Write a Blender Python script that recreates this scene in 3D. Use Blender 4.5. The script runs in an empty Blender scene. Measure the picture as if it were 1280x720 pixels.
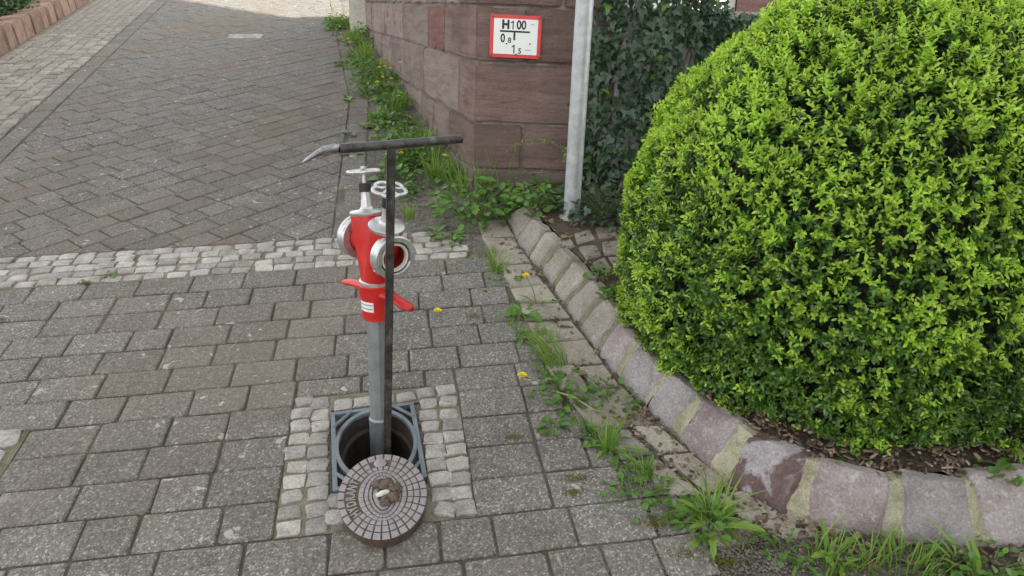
import bpy, bmesh, math, random
import numpy as np
from mathutils import Vector, Matrix
from mathutils import noise as mnoise
random.seed(7); rng = np.random.default_rng(7)
S = bpy.context.scene
COL = S.collection
rad = math.radians

# ------------------------------------------------------------------ camera
FPX = 960.0; PITCH = rad(20.0); ROLL = math.asin(.036); HC = 1.5
gx, gy = .032, .149                       # the lane climbs away from the viewer
R0 = np.array([1, 0, 0.]); U0 = np.array([0, math.sin(PITCH), math.cos(PITCH)])
CF = np.array([0, math.cos(PITCH), -math.sin(PITCH)])
CR = R0*math.cos(ROLL)+U0*math.sin(ROLL); CU = -R0*math.sin(ROLL)+U0*math.cos(ROLL)
CP = np.array([0, 0, HC])
cd = bpy.data.cameras.new('camera'); cam = bpy.data.objects.new('camera', cd); COL.objects.link(cam)
cd.sensor_width = 36.0; cd.lens = 36.0*FPX/1280.0; cd.clip_end = 2000; cd.clip_start = .05
cam.matrix_world = Matrix(((CR[0], CU[0], -CF[0], CP[0]), (CR[1], CU[1], -CF[1], CP[1]), (CR[2], CU[2], -CF[2], CP[2]), (0, 0, 0, 1)))
S.camera = cam
# ------------------------------------------------------------------ sky, sun, exposure
SUN_EL = 30.0
SUN_AZ = np.array([.80, -.60])            # horizontal direction towards the sun
w = bpy.data.worlds.new('World'); S.world = w; w.use_nodes = True
nt = w.node_tree; bg = nt.nodes['Background']
sky = nt.nodes.new('ShaderNodeTexSky'); sky.sky_type = 'NISHITA'; sky.sun_disc = False
sky.sun_elevation = rad(SUN_EL); sky.sun_rotation = math.atan2(SUN_AZ[0], SUN_AZ[1])
sky.air_density = 1.0; sky.dust_density = 1.5; sky.ozone_density = .6
hs = nt.nodes.new('ShaderNodeHueSaturation'); hs.inputs['Saturation'].default_value = .10
nt.links.new(sky.outputs[0], hs.inputs['Color']); nt.links.new(hs.outputs[0], bg.inputs['Color'])
bg.inputs['Strength'].default_value = .15
sl = bpy.data.lights.new('sun', 'SUN'); sl.energy = 4.0; sl.angle = rad(.5); sl.color = (1, .95, .86)
sun = bpy.data.objects.new('sun', sl); COL.objects.link(sun)
sdir = Vector((SUN_AZ[0]*math.cos(rad(SUN_EL)), SUN_AZ[1]*math.cos(rad(SUN_EL)), math.sin(rad(SUN_EL))))
sun.rotation_euler = sdir.to_track_quat('Z', 'Y').to_euler(); sun.location = (8, -8, 14)
S.view_settings.view_transform = 'Standard'; S.view_settings.look = 'None'
S.view_settings.gamma = 1.0; S.view_settings.use_curve_mapping = False
S.view_settings.exposure = 1.8

# ------------------------------------------------------------------ coordinates
def ray(px, py):
    d = CF*FPX+CR*(px-640)-CU*(py-360); return d/np.linalg.norm(d)
def G(px, py, dz=0.):                      # pixel -> point on the sloping ground (dz above it)
    d = ray(px, py); t = (HC-dz)/(gx*d[0]+gy*d[1]-d[2]); return CP+d*t
def Yp(px, py, y):                         # pixel -> point at a known distance y
    d = ray(px, py); return CP+d*(y/d[1])
def gz(x, y): return gx*x+gy*y
N_ = np.array([-gx, -gy, 1]); N_ /= np.linalg.norm(N_)
E1 = np.array([.984, .168, 0]); E1 -= N_*(E1@N_); E1 /= np.linalg.norm(E1); E2 = np.cross(N_, E1)
def W(u, v, h=0.): return E1*u+E2*v+N_*h
def uv(p): return float(p@E1), float(p@E2)
BAS = Matrix(((E1[0], E2[0], N_[0], 0), (E1[1], E2[1], N_[1], 0), (E1[2], E2[2], N_[2], 0), (0, 0, 0, 1)))
def place(u, v, h=0., rot=0., tx=0., ty=0.):
    m = BAS.copy(); m.translation = Vector(W(u, v, h))
    return m @ Matrix.Rotation(rot, 4, 'Z') @ Matrix.Rotation(tx, 4, 'X') @ Matrix.Rotation(ty, 4, 'Y')

# ------------------------------------------------------------------ materials
def newmat(name):
    m = bpy.data.materials.new(name); m.use_nodes = True
    return m, m.node_tree, m.node_tree.nodes['Principled BSDF']
def nd(t, typ, **kw):
    n = t.nodes.new(typ)
    for k, v in kw.items():
        if k in n.inputs.keys(): n.inputs[k].default_value = v
        else: setattr(n, k, v)
    return n
def pos(t): return t.nodes.new('ShaderNodeNewGeometry').outputs['Position']
def noise(t, scale, det=4, rough=.6, vec=None, dist=0.):
    n = nd(t, 'ShaderNodeTexNoise', Scale=scale, Detail=det, Roughness=rough, Distortion=dist)
    t.links.new(vec if vec is not None else pos(t), n.inputs['Vector']); return n.outputs['Fac']
def ramp(t, fac, stops):
    r = t.nodes.new('ShaderNodeValToRGB'); e = r.color_ramp.elements
    while len(e) < len(stops): e.new(.5)
    for i, (p, c) in enumerate(stops):
        e[i].position = p; e[i].color = (c[0], c[1], c[2], 1) if not isinstance(c, (int, float)) else (c, c, c, 1)
    t.links.new(fac, r.inputs[0]); return r.outputs[0]
def mix(t, a, b, fac, mode='MIX'):
    m = t.nodes.new('ShaderNodeMix'); m.data_type = 'RGBA'; m.blend_type = mode
    def put(s, v):
        if isinstance(v, bpy.types.NodeSocket): t.links.new(v, s)
        elif isinstance(v, (int, float)): s.default_value = v
        else: s.default_value = (v[0], v[1], v[2], 1)
    put(m.inputs['Factor'], fac); put(m.inputs['A'], a); put(m.inputs['B'], b)
    return m.outputs['Result']
def vary(t, col, obj=.2, island=0.):       # value jitter for each piece
    if obj:
        o = t.nodes.new('ShaderNodeObjectInfo').outputs['Random']; a = obj
    else:
        o = t.nodes.new('ShaderNodeNewGeometry').outputs['Random Per Island']; a = island
    r = ramp(t, o, [(0, 1-a), (1, 1+a)])
    return mix(t, col, r, 1., 'MULTIPLY')
def bump(t, p, h, strength=.5, dist=.01):
    b = nd(t, 'ShaderNodeBump', Strength=strength, Distance=dist)
    t.links.new(h, b.inputs['Height']); t.links.new(b.outputs[0], p.inputs['Normal'])
def setc(t, p, c, rough=.8, metal=0.):
    if isinstance(c, bpy.types.NodeSocket): t.links.new(c, p.inputs['Base Color'])
    else: p.inputs['Base Color'].default_value = (*c, 1)
    if isinstance(rough, bpy.types.NodeSocket): t.links.new(rough, p.inputs['Roughness'])
    else: p.inputs['Roughness'].default_value = rough
    p.inputs['Metallic'].default_value = metal

def m_concrete(name, base, lichen=True, brown=0.):
    m, t, p = newmat(name)
    c = [x for x in base]
    v = nd(t, 'ShaderNodeTexVoronoi', Scale=215.); t.links.new(pos(t), v.inputs['Vector'])
    sp = ramp(t, v.outputs['Color'], [(.0, [x*.45 for x in c]), (.35, [x*.85 for x in c]), (.68, [x*1.1 for x in c]), (.86, [x*1.9 for x in c]), (1, [x*2.8 for x in c])])
    big = ramp(t, noise(t, 5., 5, .65), [(.3, .86), (.7, 1.12)])
    col = mix(t, sp, big, 1., 'MULTIPLY')
    col = mix(t, col, (c[0]*1.05, c[1]*.93, c[2]*.8), ramp(t, noise(t, 1.1, 3), [(.42, 0), (.7, .55+brown)]))
    fine = ramp(t, noise(t, 60., 4, .7), [(.3, .82), (.7, 1.18)])
    col = mix(t, col, fine, 1., 'MULTIPLY')
    # dirt gathers along joints in irregular stains
    col = mix(t, col, (c[0]*.42, c[1]*.40, c[2]*.35), ramp(t, noise(t, 14., 6, .75), [(.56, 0), (.8, .6)]))
    if lichen:
        lf = ramp(t, noise(t, 24., 5, .55, dist=.5), [(.645, 0), (.675, 1)])
        lm = ramp(t, noise(t, 1.5, 2), [(.40, 0), (.55, .85)])
        col = mix(t, col, (.43, .42, .38), mix(t, (0, 0, 0), lf, lm, 'MIX'))
    col = vary(t, col, .10)
    setc(t, p, col, .93); p.inputs['Specular IOR Level'].default_value = .25
    bump(t, p, mix(t, noise(t, 300., 3, .7), v.outputs['Distance'], .4), .55, .004)
    return m
def m_stone(name, ca, cb, cc, scale=9., rough=.85, var=.2, bs=.6, fine=160., moss=0.):
    m, t, p = newmat(name)
    col = ramp(t, noise(t, scale, 6, .65, dist=.3), [(.28, ca), (.5, cb), (.74, cc)])
    f = ramp(t, noise(t, fine, 4, .75), [(.28, .62), (.72, 1.38)])
    col = mix(t, col, f, 1., 'MULTIPLY')
    col = mix(t, col, [min(.62, x*1.5) for x in cc], ramp(t, noise(t, scale*7, 6, .8, dist=.5), [(.56, 0), (.66, .6)]))
    col = mix(t, col, [x*.45 for x in ca], ramp(t, noise(t, scale*3.3, 6, .75), [(.58, 0), (.74, .6)]))
    if moss:
        col = mix(t, col, (.10, .12, .03), ramp(t, noise(t, 6., 6, .7), [(.5, 0), (.72, moss)]))
    col = vary(t, col, var)
    setc(t, p, col, rough); p.inputs['Specular IOR Level'].default_value = .3
    bump(t, p, mix(t, noise(t, fine*.7, 5, .7), noise(t, scale*2.4, 5, .6), .55), bs, .012)
    return m
def m_plain(name, c, rough=.6, metal=0., var=0., nz=.15, scale=40., bs=.1):
    m, t, p = newmat(name)
    col = ramp(t, noise(t, scale, 5, .65), [(.3, [x*(1-nz) for x in c]), (.7, [min(1, x*(1+nz)) for x in c])])
    if var: col = vary(t, col, var)
    setc(t, p, col, ramp(t, noise(t, scale*1.7, 4), [(.3, max(.02, rough-.1)), (.7, min(1, rough+.1))]), metal)
    if bs: bump(t, p, noise(t, scale*3, 4), bs, .004)
    return m
def m_leaf(name, ca, cb, rough=.45, trans=.3, spec=.4, clump=0.):
    m, t, p = newmat(name)
    r = t.nodes.new('ShaderNodeNewGeometry').outputs['Random Per Island']
    col = ramp(t, r, [(0, ca), (1, cb)])
    if clump: col = mix(t, col, ramp(t, noise(t, 7., 3), [(.35, 1-clump), (.65, 1+clump)]), 1., 'MULTIPLY')
    setc(t, p, col, rough); p.inputs['Specular IOR Level'].default_value = spec
    tr = t.nodes.new('ShaderNodeBsdfTranslucent'); t.links.new(mix(t, col, (1.25, 1.2, .7), 1., 'MULTIPLY'), tr.inputs['Color'])
    mx = t.nodes.new('ShaderNodeMixShader'); mx.inputs[0].default_value = trans
    t.links.new(p.outputs[0], mx.inputs[1]); t.links.new(tr.outputs[0], mx.inputs[2])
    t.links.new(mx.outputs[0], t.nodes['Material Output'].inputs['Surface'])
    return m
M = {}
M['paver'] = m_concrete('concrete_paver', (.172, .162, .144))
M['street'] = m_concrete('street_paver', (.150, .142, .128), True, .3)
M['sett'] = m_stone('granite_sett', (.20, .18, .16), (.34, .315, .285), (.44, .415, .385), 14., .8, .22, .7)
M['gsett'] = m_stone('gutter_sett', (.16, .145, .12), (.25, .225, .195), (.32, .295, .26), 12., .85, .2, .6, 160., .35)
M['redkerb'] = m_stone('red_kerb_stone', (.16, .10, .075), (.25, .165, .125), (.32, .225, .18), 10., .9, .18, .7)
M['kerb'] = m_stone('kerb_porphyry', (.23, .20, .20), (.32, .29, .29), (.40, .37, .37), 7., .8, .12, .8, 130.)
M['kerb2'] = m_stone('kerb_weathered', (.20, .175, .145), (.28, .25, .215), (.34, .315, .28), 7., .85, .12, .8, 130., .3)
M['kerb3'] = m_stone('kerb_maroon', (.10, .065, .06), (.125, .085, .08), (.36, .33, .335), 5., .75, .1, .8, 130.)
m, t, p = newmat('kerb_maroon_patched')
dk = ramp(t, noise(t, 40., 5, .7), [(.3, (.085, .052, .048)), (.7, (.15, .10, .095))])
lt_ = ramp(t, noise(t, 30., 6, .75), [(.3, (.22, .195, .20)), (.7, (.42, .39, .395))])
c = mix(t, dk, lt_, ramp(t, noise(t, 7.5, 5, .62, dist=.5), [(.53, 0), (.58, 1)]))
c = mix(t, c, ramp(t, noise(t, 150., 4, .75), [(.28, .65), (.72, 1.35)]), 1., 'MULTIPLY')
setc(t, p, c, .75); bump(t, p, mix(t, noise(t, 90., 5, .7), noise(t, 16., 5, .6), .55), .8, .012); M['kerb3'] = m
M['kerb4'] = m_stone('kerb_rose', (.20, .155, .15), (.31, .265, .26), (.40, .365, .36), 6., .8, .1, .8, 130.)
M['mortar'] = m_stone('lichen_mortar', (.20, .185, .13), (.38, .355, .245), (.47, .45, .34), 14., .95, 0., .9, 220., .5)
M['oldmortar'] = m_stone('old_mortar', (.10, .09, .06), (.19, .17, .12), (.25, .23, .17), 12., .95, 0., .8, 220., .5)
M['gutter'] = m_stone('gutter_flagstone', (.20, .175, .14), (.34, .305, .25), (.42, .385, .325), 6., .9, .18, .8, 140., .4)
M['slab'] = m_stone('flat_slab', (.12, .10, .08), (.21, .185, .155), (.28, .255, .22), 6., .9, .15, .7, 140., .3)
def m_sandstone(name, tint, worn):
    m, t, p = newmat(name)
    mp = nd(t, 'ShaderNodeMapping'); mp.inputs['Scale'].default_value = (1, 1, 9); t.links.new(pos(t), mp.inputs['Vector'])
    a = noise(t, 3.5, 6, .65, mp.outputs[0], .4)
    col = ramp(t, a, [(.28, [x*.62 for x in tint]), (.5, tint), (.72, [x*1.32 for x in tint])])
    col = mix(t, col, ramp(t, noise(t, 120., 5, .75), [(.3, .72), (.7, 1.28)]), 1., 'MULTIPLY')
    col = mix(t, col, (.34, .29, .255), ramp(t, noise(t, 4., 6, .7), [(.48-worn*.16, 0), (.74, worn)]))
    col = mix(t, col, [x*.5 for x in tint], ramp(t, noise(t, 2.2, 5, .7), [(.52, 0), (.74, .55)]))
    col = vary(t, col, .16)
    setc(t, p, col, .92); p.inputs['Specular IOR Level'].default_value = .2
    bump(t, p, mix(t, noise(t, 26., 6, .7, mp.outputs[0]), noise(t, 160., 4, .7), .4), .9, .022)
    return m
M['sand_front'] = m_sandstone('red_sandstone', (.225, .150, .134), .30)
M['sand_side'] = m_sandstone('weathered_lit_sandstone', (.29, .215, .195), .75)  # weathered lane face, its brighter light also put into the tint
M['sand_red'] = m_sandstone('brick_red_sandstone', (.25, .13, .115), .15)
M['sand_base'] = m_sandstone('rough_base_stone', (.19, .15, .13), .6)
M['wall_joint'] = m_stone('wall_mortar', (.10, .08, .07), (.19, .165, .145), (.3, .27, .24), 8., .95, 0., .6)
# ground: sandy soil with moss, the filling of every joint
m, t, p = newmat('sandy_soil')
c = ramp(t, noise(t, 3., 6, .7), [(.3, (.09, .08, .065)), (.5, (.175, .158, .13)), (.72, (.28, .255, .21))])
c = mix(t, c, ramp(t, noise(t, 160., 4, .8), [(.25, .5), (.75, 1.5)]), 1., 'MULTIPLY')
c = mix(t, c, (.075, .085, .02), ramp(t, noise(t, 4.5, 6, .7), [(.52, 0), (.66, .75)]))
c = mix(t, c, (.12, .06, .025), ramp(t, noise(t, 9., 5, .7), [(.6, 0), (.72, .6)]))
vo = nd(t, 'ShaderNodeTexVoronoi', Scale=150.); t.links.new(pos(t), vo.inputs['Vector'])
c = mix(t, c, ramp(t, vo.outputs['Color'], [(0, .45), (.4, .85), (.75, 1.15), (1, 2.1)]), 1., 'MULTIPLY')
c = mix(t, c, (.05, .042, .033), ramp(t, noise(t, 22., 6, .75), [(.52, 0), (.66, .8)]))
setc(t, p, c, .97); bump(t, p, mix(t, mix(t, noise(t, 130., 5, .8), vo.outputs['Distance'], .4), noise(t, 18., 5, .7), .5), 1., .03); M['soil'] = m
M['jointdirt'] = m_stone('joint_filling', (.05, .044, .035), (.10, .09, .072), (.17, .155, .12), 5., .97, 0., .9, 190., .7)
M['mortarpale'] = m_stone('sandy_joint', (.11, .10, .075), (.19, .175, .13), (.27, .25, .19), 14., .95, 0., .8, 240., .75)
M['bed'] = m_stone('mulched_soil', (.04, .028, .02), (.075, .055, .04), (.13, .10, .075), 12., .97, 0., 1., 120.)
m, t, p = newmat('bark_chip')
r_ = t.nodes.new('ShaderNodeNewGeometry').outputs['Random Per Island']
c = ramp(t, r_, [(0, (.05, .032, .02)), (.45, (.14, .095, .06)), (.8, (.23, .17, .115)), (1, (.36, .29, .22))])
c = mix(t, c, ramp(t, noise(t, 90., 4, .7), [(.3, .6), (.7, 1.3)]), 1., 'MULTIPLY')
setc(t, p, c, .9); M['chip'] = m
# metals and paints
def m_metal(name, ca, cb, rough, metal, scale, rust=None, bs=.25, spec=.5):
    m, t, p = newmat(name)
    col = ramp(t, noise(t, scale, 6, .7, dist=.4), [(.3, ca), (.7, cb)])
    if rust: col = mix(t, col, rust[0], ramp(t, noise(t, rust[1], 6, .7), [(rust[2], 0), (rust[2]+.14, rust[3])]))
    setc(t, p, col, ramp(t, noise(t, scale*2, 5), [(.3, rough-.1), (.7, rough+.13)]), metal)
    p.inputs['Specular IOR Level'].default_value = spec
    bump(t, p, noise(t, scale*3, 5, .7), bs, .003); return m
M['galv'] = m_metal('galvanised_steel', (.34, .355, .365), (.55, .57, .585), .5, .55, 26., None, .2)
M['pipe'] = m_metal('dull_pipe_steel', (.22, .23, .235), (.34, .35, .355), .5, .6, 18., ((.10, .09, .08), 9., .6, .5))
M['alu'] = m_metal('cast_aluminium', (.42, .42, .41), (.62, .62, .61), .36, .75, 40.)
M['key'] = m_metal('worn_black_steel', (.035, .032, .030), (.115, .107, .10), .42, .65, 30., ((.30, .28, .265), 26., .55, .6))
M['keyend'] = m_metal('scraped_steel', (.14, .138, .138), (.46, .46, .47), .36, .8, 50.)
M['red'] = m_metal('red_hydrant_paint', (.44, .012, .012), (.60, .024, .020), .4, 0., 14., ((.16, .03, .022), 34., .62, .7), .14)
M['redin'] = m_plain('red_bore_shade', (.13, .010, .010), .5)  # hydrant red darkened to carry the shade inside the outlets
M['blackpl'] = m_plain('black_plastic', (.018, .018, .019), .5)
M['seal'] = m_plain('white_seal_ring', (.62, .58, .50), .6)
M['frame'] = m_metal('blue_grey_cast_iron', (.12, .145, .16), (.21, .245, .265), .55, .35, 22., ((.075, .06, .05), 16., .58, .7))
M['lid'] = m_metal('worn_iron_pads', (.24, .215, .215), (.36, .335, .335), .5, .4, 30., ((.19, .125, .09), 20., .6, .6))
M['lidbase'] = m_metal('sandy_rust_grooves', (.075, .052, .036), (.17, .125, .085), .9, 0., 40., None, .6)
M['lidside'] = m_metal('brown_rust', (.055, .036, .027), (.13, .088, .065), .85, .1, 26., None, .7)
M['shaft'] = m_metal('dark_rusty_shaft', (.022, .017, .014), (.075, .055, .043), .85, .1, 14., ((.16, .12, .09), 8., .6, .5), .8)
M['mud'] = m_stone('dried_mud', (.09, .065, .045), (.16, .12, .09), (.24, .19, .15), 60., .95, 0., .9, 300.)
M['white'] = m_plain('white_enamel', (.80, .81, .80), .35, 0, 0, .02, 6, 0)
M['signred'] = m_plain('sign_red', (.62, .05, .055), .4, 0, 0, .08, 12, 0)
M['black'] = m_plain('black_print', (.015, .015, .016), .5, 0, 0, .1, 12, 0)
M['greyprint'] = m_plain('grey_print', (.25, .27, .27), .5, 0, 0, .1, 12, 0)
M['plaster'] = m_plain('white_plaster', (.66, .66, .63), .9, 0, 0, .12, 6, .4)
M['brickred'] = m_sandstone('shaded_red_plinth', (.06, .036, .033), .05)  # red lowered so the plinth's shade sits in its colour
M['coping'] = m_stone('pale_coping', (.28, .26, .22), (.40, .37, .32), (.48, .45, .40), 8., .9)
M['roof'] = m_plain('clay_roof', (.26, .10, .06), .85)
M['glass'] = m_plain('window_glass', (.03, .035, .04), .08, 0, 0, .1, 1, 0)
M['wood'] = m_plain('brown_door_wood', (.16, .085, .04), .6)
M['twig'] = m_plain('twig_bark', (.17, .125, .09), .85, 0, .2)
M['drytwig'] = m_plain('dry_stalk', (.36, .27, .18), .85, 0, .2)
M['bark'] = m_plain('hedge_bark', (.09, .07, .05), .9)
# foliage
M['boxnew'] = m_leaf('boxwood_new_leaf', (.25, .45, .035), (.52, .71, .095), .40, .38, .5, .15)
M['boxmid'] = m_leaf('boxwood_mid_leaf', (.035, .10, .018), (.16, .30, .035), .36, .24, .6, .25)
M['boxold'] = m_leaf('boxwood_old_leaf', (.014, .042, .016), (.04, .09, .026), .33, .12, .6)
M['core'] = m_plain('inner_shade_core', (.022, .027, .014), .95, 0, 0, .5, 30, .6)  # solid core inside the bushes, coloured dark for the shade within
M['ivy'] = m_leaf('ivy_leaf', (.020, .048, .026), (.068, .115, .060), .42, .1, .5)
M['ivynew'] = m_leaf('ivy_young_leaf', (.085, .17, .03), (.14, .25, .05), .42, .2, .5)
M['grass'] = m_leaf('grass_blade', (.10, .21, .03), (.26, .40, .07), .5, .35, .35)
M['dande'] = m_leaf('dandelion_leaf', (.07, .165, .03), (.16, .29, .055), .5, .3, .35)
M['weed'] = m_leaf('broad_weed_leaf', (.07, .17, .03), (.15, .29, .055), .45, .3, .4)
M['dull'] = m_leaf('dull_rosette_leaf', (.09, .14, .06), (.17, .22, .10), .55, .2, .35)
M['stem'] = m_leaf('green_stem', (.10, .17, .05), (.16, .22, .07), .5, .2)
M['yellow'] = m_leaf('dandelion_yellow', (.80, .66, .02), (.88, .78, .04), .6, .2, .2)
M['shrub'] = m_leaf('dark_shrub_leaf', (.018, .045, .016), (.07, .13, .04), .45, .15, .45)
M['mossl'] = m_leaf('moss_leaf', (.09, .10, .02), (.22, .22, .05), .8, .15, .1)
M['drylf'] = m_leaf('dry_leaf', (.14, .09, .055), (.34, .26, .18), .8, .1, .1)

# ------------------------------------------------------------------ object helpers
def obj(name, me, mat=None, parent=None, mw=None):
    o = bpy.data.objects.new(name, me); COL.objects.link(o)
    if mat is not None and len(me.materials) == 0: me.materials.append(M[mat])
    if parent is not None: o.parent = parent
    if mw is not None: o.matrix_basis = mw
    return o
def tag(o, label=None, cat=None, group=None, kind=None):
    for k, v in (('label', label), ('category', cat), ('group', group), ('kind', kind)):
        if v: o[k] = v
    return o
def empty(name, loc=(0, 0, 0), mw=None):
    o = bpy.data.objects.new(name, None); COL.objects.link(o); o.empty_display_size = .05
    if mw is not None: o.matrix_basis = mw
    else: o.location = loc
    return o
def mesh(name, V, F, mat=None, smooth=False):
    me = bpy.data.meshes.new(name); me.from_pydata([tuple(map(float, v)) for v in V], [], [tuple(f) for f in F])
    if mat: me.materials.append(M[mat])
    if smooth: me.shade_smooth()
    me.update(); return me
def bmmesh(name, bm, mat=None, smooth=False):
    bmesh.ops.recalc_face_normals(bm, faces=bm.faces)
    me = bpy.data.meshes.new(name); bm.to_mesh(me); bm.free()
    if mat: me.materials.append(M[mat])
    if smooth: me.shade_smooth()
    return me
class MB:                                   # a growing list of vertices and faces
    def __init__(s): s.V = []; s.F = []
    def add(s, V, F):
        b = len(s.V); s.V += [tuple(map(float, v)) for v in V]; s.F += [tuple(i+b for i in f) for f in F]; return s
    def box(s, c, d, mw=None):
        x, y, z = [k/2 for k in d]
        V = [Vector(c)+Vector((i*x, j*y, k*z)) for i in (-1, 1) for j in (-1, 1) for k in (-1, 1)]
        if mw is not None: V = [mw @ v for v in V]
        return s.add(V, [(0, 1, 3, 2), (4, 6, 7, 5), (0, 4, 5, 1), (2, 3, 7, 6), (0, 2, 6, 4), (1, 5, 7, 3)])
    def tube(s, pts, r, n=12, cap=True):
        pts = [Vector(p) for p in pts]; k = len(pts); r = [r]*k if isinstance(r, (int, float)) else r
        ref = None; rings = []
        for i, p in enumerate(pts):
            d = (pts[min(i+1, k-1)]-pts[max(i-1, 0)])
            if d.length < 1e-9: d = Vector((0, 0, 1))
            d.normalize()
            if ref is None: ref = d.orthogonal().normalized()
            a = (ref-d*ref.dot(d)).normalized(); b = d.cross(a); ref = a
            rings.append([p+(a*math.cos(2*math.pi*j/n)+b*math.sin(2*math.pi*j/n))*r[i] for j in range(n)])
        V = [v for g in rings for v in g]
        F = [(i*n+j, i*n+(j+1) % n, (i+1)*n+(j+1) % n, (i+1)*n+j) for i in range(k-1) for j in range(n)]
        if cap: F += [tuple(range(n-1, -1, -1)), tuple((k-1)*n+j for j in range(n))]
        return s.add(V, F)
    def lathe(s, prof, n=28, mw=None, sx=1., sy=1.):   # prof: (radius, z); axis z
        V = []; k = len(prof)
        for r, z in prof:
            for j in range(n):
                a = 2*math.pi*j/n; v = Vector((r*math.cos(a)*sx, r*math.sin(a)*sy, z)); V.append(mw @ v if mw is not None else v)
        F = [(i*n+j, i*n+(j+1) % n, (i+1)*n+(j+1) % n, (i+1)*n+j) for i in range(k-1) for j in range(n)]
        return s.add(V, F)
    def build(s, name, mat, parent=None, smooth=False, mw=None, auto=None):
        me = mesh(name, s.V, s.F, mat, smooth)
        if auto: me.shade_smooth(); me.set_sharp_from_angle(angle=rad(auto))
        return obj(name, me, None, parent, mw)
def prism(poly, h0, h1, c, jit=0.):          # chamfered stone from a convex outline
    P = [Vector((x, y)) for x, y in poly]; n = len(P); cen = sum(P, Vector((0, 0)))/n
    ins = []
    for i in range(n):
        a, b, d = P[i-1], P[i], P[(i+1) % n]
        e1 = (b-a).normalized(); e2 = (d-b).normalized()
        n1 = Vector((-e1.y, e1.x)); n2 = Vector((-e2.y, e2.x)); k = 1+n1.dot(n2)
        ins.append(b+(n1+n2)*(c/max(k, .35)))
    V = [(q.x, q.y, h0) for q in P]+[(q.x, q.y, h1-c) for q in P]
    V += [(q.x, q.y, h1+(random.uniform(-jit, jit) if jit else 0)) for q in ins]
    F = []
    for i in range(n):
        j = (i+1) % n
        F += [(i, j, n+j, n+i), (n+i, n+j, 2*n+j, 2*n+i)]
    F.append(tuple(range(2*n, 3*n))); return V, F
def clip(poly, a, b):                        # keep what lies left of a->b
    out = []; n = len(poly)
    def sd(q): return (b[0]-a[0])*(q[1]-a[1])-(b[1]-a[1])*(q[0]-a[0])
    for i in range(n):
        q, r = poly[i], poly[(i+1) % n]; s, e = sd(q), sd(r)
        if s >= 0: out.append(q)
        if (s >= 0) != (e >= 0):
            k = s/(s-e); out.append((q[0]+(r[0]-q[0])*k, q[1]+(r[1]-q[1])*k))
    return out
def area(p): return .5*sum(p[i-1][0]*p[i][1]-p[i][0]*p[i-1][1] for i in range(len(p)))
def sett_mesh(lx, ly, mat, hgt=.0045, seed=0):    # a split stone with an uneven domed top
    r = random.Random(seed); n = 4; V = []; F = []
    jx = [[r.uniform(-.07, .07)*lx for _ in range(n)] for _ in range(n)]; jy = [[r.uniform(-.07, .07)*ly for _ in range(n)] for _ in range(n)]
    for j in range(n):
        for i in range(n):
            x = (-.5, -.34, .34, .5)[i]*lx; y = (-.5, -.34, .34, .5)[j]*ly
            e = (i in (0, 3))+(j in (0, 3))
            if e == 2: x *= .95; y *= .95
            z = hgt*(1, .3, -.5)[e]+r.uniform(-.15, .15)*hgt
            V.append((x+jx[j][i]*.8, y+jy[j][i]*.8, z))
    for j in range(n-1):
        for i in range(n-1): F.append((j*n+i, j*n+i+1, (j+1)*n+i+1, (j+1)*n+i))
    rim = [0, 1, 2, 3, 7, 11, 15, 14, 13, 12, 8, 4]; b = len(V)
    V += [(V[k][0], V[k][1], -.035) for k in rim]
    for q in range(12): F.append((rim[(q+1) % 12], rim[q], b+q, b+(q+1) % 12))
    me = mesh('sett', V, F, mat); me.shade_smooth(); me.set_sharp_from_angle(angle=rad(24)); return me
def leafcloud(name, P, D, Nn, L, Wd, mat, parent=None, tmpl='oval', fold=.25, droop=0.):
    """many leaves in one mesh: base points, directions, up-normals, lengths, widths"""
    T = {'oval': ([(0, 0), (-.5, .45), (.5, .45), (0, 1), ], [(0, 2, 3), (0, 3, 1)]),
         'leaf': ([(0, 0), (-.42, .3), (-.4, .68), (0, 1), (.4, .68), (.42, .3)], [(0, 5, 4, 3), (0, 3, 2, 1)]),
         'ivy': ([(0, 0), (-.38, -.12), (-.55, .28), (-.26, .42), (-.2, .66), (0, 1.05), (.2, .66), (.26, .42), (.55, .28), (.38, -.12)],
                 [(0, 9, 8, 7), (0, 7, 6, 5), (0, 5, 4, 3), (0, 3, 2, 1)]),
         'blade': ([(-.5, 0), (.5, 0), (-.42, .5), (.42, .5), (0, 1)], [(0, 1, 3, 2), (2, 3, 4)])}[tmpl]
    tp = np.array(T[0]); n = len(P); k = len(tp)
    D = D/np.linalg.norm(D, axis=1, keepdims=True)
    Sx = np.cross(D, Nn); Sx /= (np.linalg.norm(Sx, axis=1, keepdims=True)+1e-9); Nn = np.cross(Sx, D)
    V = (P[:, None, :]+D[:, None, :]*(tp[None, :, 1:2]*L[:, None, None])+Sx[:, None, :]*(tp[None, :, 0:1]*Wd[:, None, None])
         + Nn[:, None, :]*((np.abs(tp[None, :, 0:1])*fold*Wd[:, None, None]) - droop*(tp[None, :, 1:2]**2)*L[:, None, None]))
    return bulk(name, V.reshape(-1, 3), [f for f in T[1]], n, k, mat, parent)
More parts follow.
